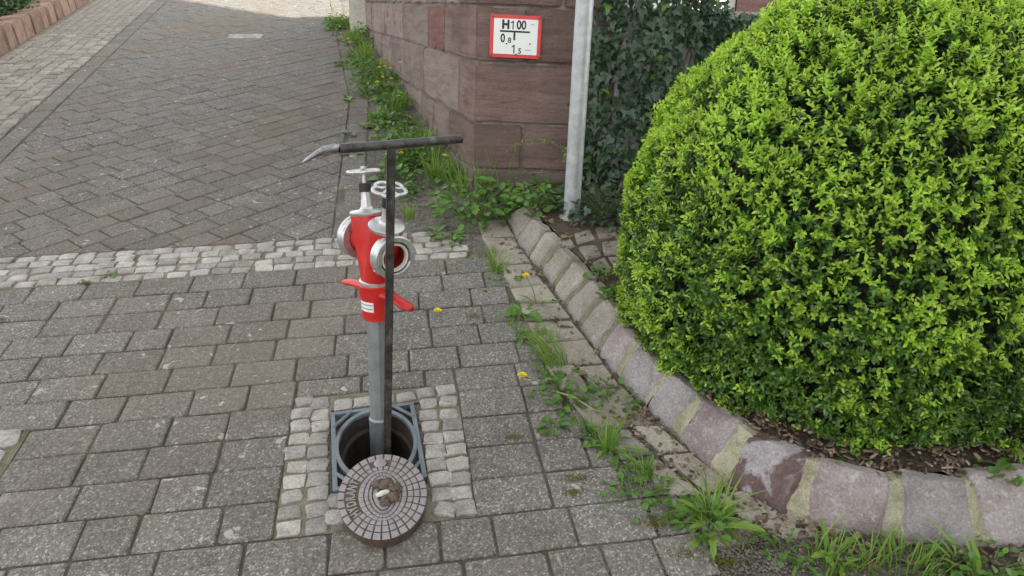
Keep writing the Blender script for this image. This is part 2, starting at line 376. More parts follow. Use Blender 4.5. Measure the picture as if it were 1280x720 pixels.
def bulk(name, V, faces, n, k, mat, parent=None):
    me = bpy.data.meshes.new(name); ls = [len(f) for f in faces]; nl = sum(ls)
    idx = np.concatenate([np.array(f) for f in faces])
    LI = (idx[None, :]+(np.arange(n)*k)[:, None]).ravel().astype(np.int32)
    me.vertices.add(len(V)); me.vertices.foreach_set('co', V.astype(np.float32).ravel())
    me.loops.add(n*nl); me.loops.foreach_set('vertex_index', LI)
    st = np.cumsum([0]+ls[:-1]); LS = (st[None, :]+(np.arange(n)*nl)[:, None]).ravel().astype(np.int32)
    me.polygons.add(n*len(faces)); me.polygons.foreach_set('loop_start', LS)
    me.update(calc_edges=True); me.validate(); me.materials.append(M[mat])
    return obj(name, me, None, parent)
def unit(a): return a/np.linalg.norm(a, axis=1, keepdims=True)
def textmesh(name, s, size, mat, parent, mw, ext=.0006, sx=1., bold=0.):
    cu = bpy.data.curves.new('lettering', 'FONT'); cu.body = s; cu.size = size; cu.extrude = ext; cu.offset = bold
    cu.align_x = 'CENTER'; cu.align_y = 'CENTER'
    tmp = bpy.data.objects.new('tmp', cu); COL.objects.link(tmp)
    bpy.context.view_layer.update()
    me = bpy.data.meshes.new_from_object(tmp.evaluated_get(bpy.context.evaluated_depsgraph_get()))
    bpy.data.objects.remove(tmp); bpy.data.curves.remove(cu)
    me.materials.clear(); me.materials.append(M[mat])
    return obj(name, me, None, parent, mw @ Matrix.Scale(sx, 4, (1, 0, 0)))

# ================================================================== SETTING
# hydrant chamber geometry in the paving grid
FU, FV, FA = -.047, 2.023, rad(4.0)          # centre and turn of the iron frame
FW, FL = .258, .352
# ground sheet with a hole for the hydrant chamber
hx, hy = .118, .165
us = [-30, -3, FU-hx, FU+hx, 3, 30]; vs = [-25, 1, FV-hy, FV+hy, 4, 30]
V = []; F = []
for b in vs:
    for a in us: V.append(W(a, b, -.009))
for j in range(5):
    for i in range(5):
        if not (i == 2 and j == 2): F.append((j*6+i, j*6+i+1, j*6+i+7, j*6+i+6))
rim = [j*6+i for j, i in [(0, i) for i in range(6)]+[(j, 5) for j in range(1, 6)]+[(5, i) for i in range(4, -1, -1)]+[(j, 0) for j in range(4, 0, -1)]]
b0 = len(V)
for k in rim:
    q = np.array(V[k]); V.append((q[0]*25, q[1]*25, q[2]))
for i in range(len(rim)): F.append((rim[i], b0+i, b0+(i+1) % len(rim), rim[(i+1) % len(rim)]))
tag(obj('ground', mesh('ground', V, F, 'soil')), kind='structure')

# ---------------------------------------------------------------- near paving
V0 = 3.215; CW = .1385; GAP = .007
pavement = tag(empty('pavement'), kind='structure')
patch = (-.305, .212, V0-11*CW+.003, V0-7*CW+.02)   # setts around the hydrant (u0,u1,v0,v1)
patch = (-.305, .212, V0-11*CW, V0-7*CW+.045)
lpatch = (-2.2, -1.085, V0-9*CW, V0-7*CW)
edge_pts = [(1.30, .84), (1.476, .80), (1.70, .70), (1.792, .66), (1.96, .602), (2.24, .524), (2.545, .496), (2.849, .483), (3.4, .42)]
def redge(v):
    for (a, ua), (b, ub) in zip(edge_pts, edge_pts[1:]):
        if a <= v <= b: return ua+(ub-ua)*(v-a)/(b-a)
    return edge_pts[0][1] if v < edge_pts[0][0] else edge_pts[-1][1]
pm = {}
def pmesh(L, D):
    k = (round(L, 3), round(D, 3), random.randrange(4))
    if k not in pm:
        poly = []; j = lambda: random.uniform(-.0018, .0018)
        for (x, y, dx, dy) in ((-1, -1, 0, 1), (1, -1, -1, 0), (1, 1, 0, -1), (-1, 1, 1, 0)):
            x, y = x*L/2+j(), y*D/2+j(); ch = random.choice((.002, .003, .004, .010 if random.random() < .35 else .005))
            poly += [(x+dx*ch, y+dy*ch), (x+(-dy if dy else 0)*0+(ch if (x < 0 and dy) else (-ch if (x > 0 and dy) else 0)), y+(ch if (y < 0 and dx) else (-ch if (y > 0 and dx) else 0)))]
        pm[k] = mesh('paver', *prism(poly, -.05, 0, .004, .0006), 'paver')
    return pm[k]
def lay_row(v0, v1, ua, ub):
    x = ua
    while x < ub-.03:
        L = random.choice([.208, .208, .208, .173, .138, .138, .208])
        if ub-x-L < .07: L = ub-x
        L = min(L, ub-x)
        if L > .25: L = L/2
        obj('paver', pmesh(L-GAP, v1-v0-GAP), None, pavement,
            place(x+L/2, (v0+v1)/2, random.uniform(-.0025, .0025), random.gauss(0, .006), random.gauss(0, .006), random.gauss(0, .005)))
        x += L
for k in range(14):
    v1 = V0-k*CW; v0 = v1-CW; vm = (v0+v1)/2; st = -2.25+random.uniform(0, .2)
    segs = [(st, redge(vm)+random.uniform(-.02, .05))]
    for (a, b, c, d) in (patch, lpatch):
        if v0 < d-.01 and v1 > c+.01:
            ns = []
            for (s, e) in segs:
                if c-.01 <= v0 and v1 <= d+.01 or True:
                    if s < a: ns.append((s, min(e, a)))
                    if e > b: ns.append((max(s, b), e))
            if v1 > d+.03 and v0 < d:      # a thin cut strip above the patch
                lay_row(d, v1, a, b)
            segs = ns
    for s, e in segs:
        if e-s > .05: lay_row(v0, v1, s, e)

# ---------------------------------------------------------------- sett bands
def sett_set(n, lx, ly, mat, seed, hgt=.0045): return [sett_mesh(lx*random.uniform(.9, 1.08), ly*random.uniform(.92, 1.06), mat, hgt, seed+i) for i in range(n)]
SB = sett_set(12, .076, .0525, 'sett', 100)
band = tag(empty('sett_band'), kind='structure')
for r in range(5):
    u = -2.15+random.uniform(0, .08)
    while u < .34:
        step = random.uniform(.076, .096); vb = V0+.006+.012*max(0, u)/.3
        if not (u > .20 and random.random() < .35):
            obj('sett', random.choice(SB), None, band, place(u, vb+.031+r*.0605+random.gauss(0, .003), random.uniform(-.006, .002), random.gauss(0, .06), random.gauss(0, .04), random.gauss(0, .04)))
        u += step
SP = sett_set(14, .057, .0495, 'sett', 200)
hpatch = tag(empty('hydrant_sett_surround'), kind='structure')
pu0, pu1, pv0, pv1 = patch
def in_frame(u, v, pad=.028):
    c, s = math.cos(-FA), math.sin(-FA); x = c*(u-FU)-s*(v-FV); y = s*(u-FU)+c*(v-FV)
    return abs(x) < FW/2+pad and abs(y) < FL/2+pad
fl, fr = FU-FW/2-.006, FU+FW/2+.006
def lay_sett(u, v):
    obj('sett', random.choice(SP), None, hpatch, place(u+random.gauss(0, .003), v, random.uniform(-.005, .002), random.gauss(0, .1), random.gauss(0, .04), random.gauss(0, .04)))
for u0_, u1_ in ((pu0, fl), (fr, pu1)):
    for ci in range(2):
        cw = (u1_-u0_)/2; v = pv0+.03+random.uniform(0, .01)
        while v < pv1-.02:
            sk = math.tan(FA)*(v-FV)*-1
            lay_sett(u0_+cw*(ci+.5)+sk*(.6 if abs(u0_+cw*(ci+.5)-FU) < .2 else .2), v); v += random.uniform(.056, .063)
for v in (FV+FL/2+.04, FV-FL/2-.035, FV-FL/2-.095):
    u = fl+.03
    while u < fr-.02: lay_sett(u, v+math.tan(FA)*(u-FU)); u += random.uniform(.060, .07)
SL = sett_set(5, .12, .085, 'sett', 300)
lp = tag(empty('sett_inset'), kind='structure')
for u in np.arange(lpatch[1]-.08, -1.7, -.135):
    for v in np.arange(lpatch[2]+.05, lpatch[3]-.03, .097):
        obj('sett', random.choice(SL), None, lp, place(u, v, 0, random.gauss(0, .04)))
# pale bedding between the setts (a sheet 3 mm above the soil)
def sheet(name, quad, h, mat):
    o = obj(name, mesh(name, [W(a, b, h) for a, b in quad], [tuple(range(len(quad)))], mat)); return o
jm = M['jointdirt']
def bedding(par, quads, mat='mortarpale', h=-.005):
    mb = MB()
    for q in quads: mb.add([W(a, b, h) for a, b in q], [(0, 1, 2, 3)])
    mb.build('bedding', mat, par)
M['mortarpale'] = m_stone('sandy_joint', (.11, .10, .075), (.19, .175, .13), (.27, .25, .19), 14., .95, 0., .8, 240., .75)
def rect(a, b, c, d): return [(a, c), (b, c), (b, d), (a, d)]
bedding(band, [rect(-2.25, .32, V0, V0+.31)])
fx, fy = FW/2+.012, FL/2+.012
bedding(hpatch, [rect(pu0, FU-fx, pv0, pv1), rect(FU+fx, pu1, pv0, pv1), rect(FU-fx, FU+fx, FV+fy, pv1), rect(FU-fx, FU+fx, pv0, FV-fy)])
bedding(lp, [rect(*lpatch)])
qs = []
for k in range(14):
    v1 = V0-k*CW; v0 = v1-CW; r0_, r1_ = redge(v0)+.01, redge(v1)+.01
    if v0 < patch[3] and v1 > patch[2]+.01:
        qs += [[(-2.25, v0), (patch[0], v0), (patch[0], v1), (-2.25, v1)], [(patch[1], v0), (r0_, v0), (r1_, v1), (patch[1], v1)]]
        if v1 > patch[3]: qs.append([(patch[0], patch[3]), (patch[1], patch[3]), (patch[1], v1), (patch[0], v1)])
    else: qs.append([(-2.25, v0), (r0_, v0), (r1_, v1), (-2.25, v1)])
bedding(pavement, qs, 'jointdirt', -.0072)

# ---------------------------------------------------------------- lane of diagonal pavers
street = tag(empty('street'), kind='structure')
SV0 = V0+.31
def ul(v): return -2.42-.088*(v-5.5)+.155           # inner edge of the left border
def ur(v): return -.255 if v < 6 else -.255-.085*(v-6)
A1 = rad(43.); c45, s45 = math.cos(A1), math.sin(A1)
pieces = []
for r in range(-70, 90):
    x = -9+random.uniform(0, .2); y = r*CW
    while x < 12:
        L = random.choice([.208, .208, .173, .138])
        q = [(x+GAP/2, y+GAP/2), (x+L-GAP/2, y+GAP/2), (x+L-GAP/2, y+CW-GAP/2), (x+GAP/2, y+CW-GAP/2)]
        p_ = [(c45*a-s45*b-1.2, s45*a+c45*b+6.) for a, b in q]
        cu_, cv_ = sum(a for a, b in p_)/4, sum(b for a, b in p_)/4
        if SV0-.3 < cv_ < 13.6 and -4 < cu_ < .3:
            if all(ul(b)+.1 < a < ur(b)-.1 and b > SV0+.02 for a, b in p_):
                pieces.append((cv_, p_, (cu_, cv_, L)))
            else:
                g = GAP/2
                p2 = clip(p_, (-9, SV0+g), (9, SV0+g))
                for a, b in ((4.5, 6), (6, 14.)):
                    pass
                if len(p2) > 2:
                    p2 = clip(p2, (ul(14)+g, 14), (ul(3)+g, 3))
                if len(p2) > 2:
                    if cv_ < 6: p2 = clip(p2, (ur(5)-g, 3), (ur(5)-g, 6))
                    else: p2 = clip(p2, (ur(6)-g, 6), (ur(14)-g, 14))
                if len(p2) > 2 and abs(area(p2)) > .0008:
                    if area(p2) < 0: p2 = p2[::-1]
                    pieces.append((cv_, p2, None))
        x += L
pieces.sort(key=lambda k: k[0])
sm = {}
rest = MB()
for i, (cv_, p_, full) in enumerate(pieces):
    if i < 290:
        if full:
            cu_, cvv, L = full
            if L not in sm:
                l = L-GAP; d = CW-GAP; sm[L] = mesh('paver', *prism([(-l/2, -d/2), (l/2, -d/2), (l/2, d/2), (-l/2, d/2)], -.05, 0, .0045), 'street')
            obj('paver', sm[L], None, street, place(cu_, cvv, random.uniform(-.002, .003), A1+random.gauss(0, .006), random.gauss(0, .007), random.gauss(0, .007)))
        else:
            cu_ = sum(a for a, b in p_)/len(p_); cvv = sum(b for a, b in p_)/len(p_)
            obj('paver', mesh('paver', *prism([(a-cu_, b-cvv) for a, b in p_], -.05, 0, .004), 'street'), None, street, place(cu_, cvv, random.uniform(-.002, .002)))
    else:
        V, F = prism(p_, -.03, random.uniform(-.002, .003), .004)
        rest.add([W(*v) for v in V], F)
o = rest.build('far_pavers', 'street', street); tag(o, kind='stuff')
bedding(street, [[(ul(a)-.15, a), (ur(a)+.14, a), (ur(b)+.14, b), (ul(b)-.15, b)] for a, b in ((SV0, 6.), (6., 13.6))], 'jointdirt', -.0065)
# border rows along both sides of the lane
brow = tag(empty('border_row'), kind='structure')
bmsh = mesh('paver', *prism([(-.1, -.066), (.1, -.066), (.1, .066), (-.1, .066)], -.05, 0, .0045), 'street')
v = SV0+.1
while v < 13.4:
    th = math.atan2(1, -.088)
    obj('paver', bmsh, None, brow, place(ul(v)-.075, v, random.uniform(-.001, .004), th+random.gauss(0, .006)))
    th2 = rad(90) if v < 6 else math.atan2(1, -.085)
    obj('paver', bmsh, None, brow, place(ur(v)+.0685, v, random.uniform(-.006, .002), th2+random.gauss(0, .02), random.gauss(0, .02)))
    v += .2065
# gutter of small setts along the left side, in rows
gutter = tag(empty('sett_gutter'), kind='structure')
GS = sett_set(8, .112, .088, 'gsett', 400, .009)
cand = []
for r in range(8):
    v = 4.6+random.uniform(0, .1)
    while v < 13.2:
        cand.append((v, r)); v += random.uniform(.108, .135)
cand.sort(); far = MB()
for i, (v, r) in enumerate(cand):
    u = ul(v)-.205-r*.0985; th = math.atan2(1, -.088)+random.gauss(0, .03)
    mw = place(u, v, random.uniform(-.006, .002), th, random.gauss(0, .03), random.gauss(0, .03))
    me = random.choice(GS)
    if i < 295: obj('sett', me, None, gutter, mw)
    else: far.add([mw @ x.co for x in me.vertices], [tuple(p.vertices) for p in me.polygons])
o = far.build('far_setts', 'gsett', gutter, True); tag(o, kind='stuff')
bedding(gutter, [[(ul(4.5)-.155, 4.5), (ul(13.4)-.155, 13.4), (ul(13.4)-.98, 13.4), (ul(4.5)-.98, 4.5)][::-1]])
# raised red kerb stones left of the gutter
lk = tag(empty('raised_kerb'), None, None, None, 'structure')
LKM = []
for i in range(5):
    bm = bmesh.new(); r = bmesh.ops.create_cube(bm, size=1.)
    bmesh.ops.scale(bm, vec=(.27+random.uniform(-.02, .02), .24, .26), verts=bm.verts)
    for q in bm.verts:
        if q.co.z > 0: q.co.y += -.03 if q.co.y < 0 else .0
        q.co += Vector([random.uniform(-.008, .008) for _ in range(3)])
    bmesh.ops.bevel(bm, geom=bm.edges[:], offset=.016, segments=2, affect='EDGES')
    LKM.append(bmmesh('kerb_stone', bm, 'redkerb'))
v = 5.3
while v < 14:
    th = math.atan2(1, -.088)
    obj('kerb_stone', random.choice(LKM), None, lk, place(ul(v)-1.13, v, .06+random.uniform(-.012, .012), th+random.gauss(0, .03), random.gauss(-.12, .03), random.gauss(0, .03)))
    v += .285

# lichen-pale inset stones in the lane (a small repair patch)
rp = tag(empty('repair_setts'), kind='structure')
a0 = uv(G(286, 46)); a1 = uv(G(328, 46))
for k in range(7):
    for j in range(2):
        f = (k+.5)/7; obj('sett', random.choice(SB), None, rp, place(a0[0]+(a1[0]-a0[0])*f, a0[1]+(a1[1]-a0[1])*f+(j-.5)*.12, .006, rad(90)+random.gauss(0, .12)))

# ---------------------------------------------------------------- stone kerb round the bed
HK = .125
KS = [((633, 272), (646, 297), (650, 257), (663, 272), 'kerb2'), ((647, 299), (659, 319), (664, 273), (677, 287), 'kerb2'), ((661, 322), (675, 334), (680, 289), (694, 304), 'kerb2'),
      ((678, 337), (690, 356), (697, 308), (712, 322), 'kerb2'), ((693, 361), (704, 378), (716, 326), (733, 346), 'kerb2'),
      ((707, 383), (723, 403), (737, 350), (751, 369), 'kerb2'), ((726, 408), (745, 436), (754, 373), (771, 394), 'kerb2'),
      ((748, 441), (769, 464), (775, 398), (790, 423), 'kerb4'), ((773, 470), (803, 503), (792, 428), (828, 463), 'kerb'),
      ((808, 509), (834, 533), (831, 466), (867, 494), 'kerb'), ((849, 551), (886, 584), (876, 502), (924, 529), 'kerb4'),
      ((912, 606), (978, 642), (938, 544), (1008, 571), 'kerb3'), ((1012, 652), (1095, 668), (1026, 578), (1113, 604), 'kerb4'),
      ((1133, 674), (1216, 684), (1129, 598), (1207, 607), 'kerb'), ((1240, 682), (1335, 676), (1218, 596), (1320, 588), 'kerb4'),
      ((1352, 672), (1470, 650), (1338, 585), (1450, 566), 'kerb'), ((1490, 645), (1640, 610), (1468, 562), (1610, 532), 'kerb4')]
def on(p, h):                                  # point of the plan raised to h above the slope
    return Vector((p[0], p[1], gz(p[0], p[1])+h))
kerb = tag(empty('stone_kerb', mw=Matrix.Translation(Vector(G(790, 480)))), 'curved kerb of rough reddish stones with yellowish mortar joints round the hedge bed', 'kerb')
kinv = kerb.matrix_basis.inverted()
mort = []
for i, (b0_, b1_, t0_, t1_, mt) in enumerate(KS):
    near = min(1., i/9.)
    hk = HK*(.85+.15*near)
    B0, B1, T0, T1 = [np.array(q) for q in (G(*b0_), G(*b1_), G(*t0_, hk), G(*t1_, hk))]
    for q in range(2):                       # keep the face from overhanging
        pass
    if i >= 9:
        eb, et = (B1-B0)*.06, (T1-T0)*.03; B0, B1, T0, T1 = B0-eb, B1+eb, T0-et, T1+et
    ax = (B1-B0)[:2]; ax /= np.linalg.norm(ax); inn = np.array([-ax[1], ax[0]])   # towards the bed
    if inn @ (np.array([1.2, 2.6])-B0[:2]) < 0: inn = -inn
    def back(T, B, mn=.045):
        d = (T[:2]-B[:2]) @ inn
        q = T.copy()
        if d < mn: q[:2] += inn*(mn-d)
        return q
    T0, T1 = back(T0, B0), back(T1, B1)
    K0 = T0.copy(); K1 = T1.copy(); K0[:2] += inn*.055; K1[:2] += inn*.055
    lo = [on(B0, -.06), on(B1, -.06), on(K1, -.06), on(K0, -.06)]
    hi = [on(T0, hk), on(T1, hk), on(K1, hk-.012), on(K0, hk-.012)]
    mid = [on(B0, .012), on(B1, .012)]
    mort.append((B0, B1, T0, T1, K0, K1, hk))
    bm = bmesh.new()
    vs_ = [bm.verts.new(kinv @ q) for q in lo+hi+mid]
    l0, l1, l2, l3, h0, h1, h2, h3, m0, m1 = vs_
    for f in ((l0, l1, m1, m0), (m0, m1, h1, h0), (h0, h1, h2, h3), (l1, l2, h2, h1, m1), (l3, l0, m0, h0, h3), (l2, l3, h3, h2), (l3, l2, l1, l0)):
        bm.faces.new(f)
    bmesh.ops.bevel(bm, geom=[e for e in bm.edges if not all(v_ in (l0, l1, l2, l3) for v_ in e.verts)], offset=.010, segments=1, affect='EDGES')
    bmesh.ops.subdivide_edges(bm, edges=[e for e in bm.edges if e.calc_length() > .035], cuts=4, use_grid_fill=True)
    for v_ in bm.verts:
        wp = v_.co*11+Vector((i*7., 0, 0)); v_.co += mnoise.noise_vector(wp)*.0055+mnoise.noise_vector(wp*2.7)*.004
    me = bmmesh('kerb_stone', bm, mt); me.shade_smooth(); me.set_sharp_from_angle(angle=rad(32))
    obj('kerb_stone', me, None, kerb)
mbs = (MB(), MB())
for k in range(len(mort)-1):
    mb = mbs[k > 6]
    a, b = mort[k], mort[k+1]
    def sec(x, e, s):
        B, T, K = (x[1], x[3], x[5]) if e else (x[0], x[2], x[4]); hk = x[6]
        T = T.copy(); B = B.copy(); d = (K-T)/np.linalg.norm(K-T); T[:2] += d[:2]*.006; B[:2] += d[:2]*.006
        ov = np.array([x[1]-x[0], x[3]-x[2]])*(.06*s); B = B+ov[0]; T = T+ov[1]; K = K+ov[1]
        return [on(B, -.05), on(B, .012), on(T, hk-.007), on(K, hk-.02)]
    s0 = sec(a, True, -1); s1 = sec(b, False, 1)
    nu = 5
    rows = []
    for q0, q1, nsub in ((0, 1, 1), (1, 2, 7), (2, 3, 2)):
        for j in range(nsub): rows.append((q0, q1, j/nsub))
    rows.append((2, 3, 1.)); V = []
    for (q0, q1, f) in rows:
        A_ = s0[q0].lerp(s0[q1], f); B_ = s1[q0].lerp(s1[q1], f)
        for i in range(nu):
            q = A_.lerp(B_, i/(nu-1)); V.append(kinv @ (q+mnoise.noise_vector(q*28)*.007+mnoise.noise_vector(q*75)*.0035))
    mb.add(V, [(r_*nu+i, r_*nu+i+1, (r_+1)*nu+i+1, (r_+1)*nu+i) for r_ in range(len(rows)-1) for i in range(nu-1)])
mbs[1].build('mortar', 'mortar', kerb); mbs[0].build('mossy_mortar', 'oldmortar', kerb)

# gutter flags between the pavers and the kerb
gf = tag(empty('flagstone_gutter'), kind='structure')
KB = [uv(G(*q)) for q in [(625, 262), (633, 272), (661, 322), (706, 383), (748, 441), (806, 511), (884, 582), (978, 642), (1095, 668), (1216, 684), (1335, 676)]]
def kb(v):
    pts = sorted((b, a) for a, b in KB)
    for (a, ua), (b, ub) in zip(pts, pts[1:]):
        if a <= v <= b: return ua+(ub-ua)*(v-a)/(b-a)
    return pts[0][1] if v < pts[0][0] else pts[-1][1]
v = 3.62
while v > 1.62:
    L = random.uniform(.13, .21); va, vb = v-L, v
    ws = [(redge(va)+.012, redge(vb)+.012), (kb(va)-.008, kb(vb)-.008)]
    if ws[1][0]-ws[0][0] > .2:
        k = random.uniform(.4, .6); m_ = (ws[0][0]*(1-k)+ws[1][0]*k, ws[0][1]*(1-k)+ws[1][1]*k)
        cells = [(ws[0], (m_[0]-.006, m_[1]-.006)), ((m_[0]+.006, m_[1]+.006), ws[1])]
    else: cells = [(ws[0], ws[1])]
    for (l, r_) in cells:
        j = lambda: random.uniform(-.012, .012)
        q = [(l[0], va+.007+j()*.5), (r_[0], va+.007+j()), (r_[1], vb-.007+j()*.5), (l[1], vb-.007+j()*.5)]
        cu_ = sum(a for a, b in q)/4; cv_ = sum(b for a, b in q)/4
        V, F = prism([(a-cu_, b-cv_) for a, b in q], -.05, .0, .008, .004)
        mt = 'gutter' if v > 2.1 or random.random() < .6 else 'kerb4'
        obj('flagstone', mesh('flagstone', V, F, mt), None, gf, place(cu_, cv_, random.uniform(-.004, .006), 0, random.gauss(0, .03), random.gauss(.03, .03)))
    v -= L

# planting bed behind the kerb
top = [x[4] for x in mort]+[mort[-1][5]]
bedpoly = [on(q, .098) for q in top]+[Vector((4.2, 2.6, gz(4.2, 2.6)+.1)), Vector((4.4, 4.6, gz(4.4, 4.6)+.1)), Vector((.0, 4.6, gz(0, 4.6)+.07)), Vector((-.13, 3.9, gz(-.13, 3.9)+.03))]
cen = Vector((1.2, 3.2, gz(1.2, 3.2)+.11))
V = [cen]+bedpoly; n = len(bedpoly)
tag(obj('planting_bed', mesh('planting_bed', V, [(0, i+1, (i+1) % n+1) for i in range(n)], 'bed')), kind='structure')
def bedz(x, y): return gz(x, y)+.1

# ================================================================== SANDSTONE WALL
WC = np.array([-.219, 3.948]); WD = np.array([-.297, .955]); WD /= np.linalg.norm(WD); WF = np.array([.9985, .035]); WF /= np.linalg.norm(WF)
zs = [Yp(592, yy, 3.948)[2] for yy in (226, 212, 154, 78, 7)]      # course joints read at the corner
zs = [zs[0]-.28, zs[1], zs[2], zs[3], zs[4], zs[4]+.29, zs[4]+.58]
def along(px, py):                            # distance along the lane face for a pixel
    d = ray(px, py); nrm = np.array([-WD[1], WD[0]]); t = ((WC-CP[:2])@nrm)/(d[:2]@nrm); q = CP+d*t; return float((q[:2]-WC)@WD)
wall = empty('sandstone_wall', (WC[0], WC[1], zs[0]))
tag(wall, 'red sandstone block wall with a corner carrying the hydrant sign', 'wall'); winv = wall.matrix_basis.inverted()
def block(plan, z0, z1, mt, seed, name='block', rough=.006):
    bm = bmesh.new(); g = .005
    lo = [bm.verts.new(winv @ Vector((x, y, z0+g))) for x, y in plan]; hi = [bm.verts.new(winv @ Vector((x, y, z1-g))) for x, y in plan]
    n = len(plan)
    for i in range(n): bm.faces.new((lo[i], lo[(i+1) % n], hi[(i+1) % n], hi[i]))
    bm.faces.new(lo[::-1]); bm.faces.new(hi)
    bmesh.ops.bevel(bm, geom=bm.edges[:], offset=.009, segments=2, affect='EDGES')
    bmesh.ops.subdivide_edges(bm, edges=[e for e in bm.edges if e.calc_length() > .07], cuts=7, use_grid_fill=True)
    for v_ in bm.verts: v_.co += mnoise.noise_vector(v_.co*9+Vector((seed*3.1, 0, 0)))*rough+mnoise.noise_vector(v_.co*30+Vector((seed*3.1, 0, 0)))*rough*.55
    return obj(name, bmmesh('block', bm, mt), None, wall)
FEND = .70                                     # end of the front face along WF
def PF(s, d=0.): return tuple(WC+WF*s+WD*d)    # front-face coordinates
fx_ = lambda px: (Yp(px, 100, 3.96)[0]-WC[0])/WF[0]
ret = [along(562, 225), along(562, 190), along(574, 110), along(555, 45), along(575, 0), .25]
fj = [[], [fx_(656)], [], [fx_(655)], [.42], [.3]]
sd = 0; TH = .26
courses = list(zip(zs, zs[1:]))
lanej = [[.9, 1.5, 2.2, 2.9, 3.7, 4.4], [.62, 1.1, 1.55, 2.3, 2.9, 3.6, 4.2], [along(530, 80), along(507, 70), along(491, 60), 1.9, 2.4, 2.9, 3.5, 4.1],
         [along(535, 40), along(503, 35), along(481, 25), along(465, 20), 3.1, 3.7, 4.2], [.75, 1.3, 1.9, 2.6, 3.2, 4.0], [.6, 1.2, 1.8, 2.5, 3.3, 4.1]]
LEND = 4.75
for ci, (z0, z1) in enumerate(courses):
    off = -.012 if ci == 0 else 0.
    js = [0]+fj[ci]+[FEND]; g = .004
    l1 = ret[ci]
    e = js[1]-g
    plan = [PF(0-off, off), PF(e, -off*1.), PF(e, TH), PF(TH, TH), PF(TH, max(l1, TH+.02)-g), PF(0-off, max(l1, TH+.02)-g)]
    if ci == 0: plan = [PF(-.01, -.012), PF(e, -.012), PF(e, TH), PF(TH, TH), PF(TH, max(l1, TH+.02)-g), PF(-.01, max(l1, TH+.02)-g)]
    o = block(plan, z0, z1, 'sand_base' if ci == 0 else 'sand_front', sd); sd += 1
    for a, b in zip(js[1:], js[2:]):
        block([PF(a+g, 0), PF(b-g, 0), PF(b-g, TH), PF(a+g, TH)], z0, z1, 'sand_base' if ci == 0 else 'sand_front', sd); sd += 1
    prev = max(l1, TH+.02)
    for k, b in enumerate([x for x in lanej[ci] if x > prev+.12]+[LEND]):
        st = random.uniform(-.004, .004)
        mt = 'sand_red' if (ci == 3 and k == 0) else ('sand_base' if ci == 0 else 'sand_side')
        block([PF(st, prev+g), PF(TH, prev+g), PF(TH, b-g), PF(st, b-g)], z0, z1, mt, sd, rough=.009); sd += 1; prev = b
# mortar core a little behind the faces
mb = MB(); i_ = .014
V = [(*PF(i_, i_), zs[0]), (*PF(FEND-.01, i_), zs[0]), (*PF(FEND-.01, TH-.02), zs[0]), (*PF(TH-.02, TH-.02), zs[0]), (*PF(TH-.02, LEND-.01), zs[0]), (*PF(i_, LEND-.01), zs[0])]
V = [winv @ Vector(q) for q in V]; dz = zs[-1]-zs[0]-.02
V += [q+Vector((0, 0, dz)) for q in V]
F = [(i, (i+1) % 6, (i+1) % 6+6, i+6) for i in range(6)]+[(6, 7, 8, 9), (6, 9, 10, 11)]
mb.add(V, F).build('mortar', 'wall_joint', wall)
# coping
for a, b in ((-.03, 1.1), (1.1, 2.3), (2.3, 3.5), (3.5, LEND+.02)):
    block([PF(-.03, a+.004), PF(TH+.03, a+.004), PF(TH+.03, b-.004), PF(-.03, b-.004)], zs[-1], zs[-1]+.09, 'sand_side', sd, 'coping'); sd += 1
block([PF(TH+.036, -.03), PF(FEND, -.03), PF(FEND, TH+.03), PF(TH+.036, TH+.03)], zs[-1], zs[-1]+.09, 'sand_side', sd, 'coping')

# pale pier beyond the end of the wall, in the sun
q = WC+WD*(LEND+.22)
pier = empty('gate_pier', (q[0], q[1], gz(*q)))
tag(pier, 'pale rendered gate pier standing in sunlight past the sandstone wall end', 'pier')
MB().box((0, 0, .15), (.22, .36, .8)).build('shaft', 'coping', pier); MB().box((0, 0, .58), (.26, .42, .06)).build('cap', 'coping', pier)

# low white-rendered garden wall under the ivy
gw = empty('garden_wall', (*PF(FEND+.02, .02), gz(*PF(FEND, 0))))
tag(gw, 'low white rendered garden wall mostly hidden under dark ivy', 'wall'); gi = gw.matrix_basis.inverted()
TOPZ = Yp(910, 26, 4.05)[2]
mb = MB(); a, b = FEND+.006, 4.2
pl = [PF(a, .02), PF(b, .02), PF(b, .24), PF(a, .24)]
V = [gi @ Vector((*q, gz(*q)-.1)) for q in pl]+[gi @ Vector((*q, TOPZ)) for q in pl]
mb.add(V, [(0, 1, 5, 4), (1, 2, 6, 5), (2, 3, 7, 6), (3, 0, 4, 7)]); mb.build('wall_body', 'plaster', gw)
k = a
while k < b-.1:
    e = min(b, k+.62); pl = [PF(k+.004, -.015), PF(e-.004, -.015), PF(e-.004, .275), PF(k+.004, .275)]
    V = [gi @ Vector((*q, TOPZ)) for q in pl]+[gi @ Vector((*q, TOPZ+.045)) for q in pl]
    MB().add(V, [(0, 1, 5, 4), (1, 2, 6, 5), (2, 3, 7, 6), (3, 0, 4, 7), (4, 5, 6, 7), (3, 2, 1, 0)]).build('coping_slab', 'coping', gw); k = e

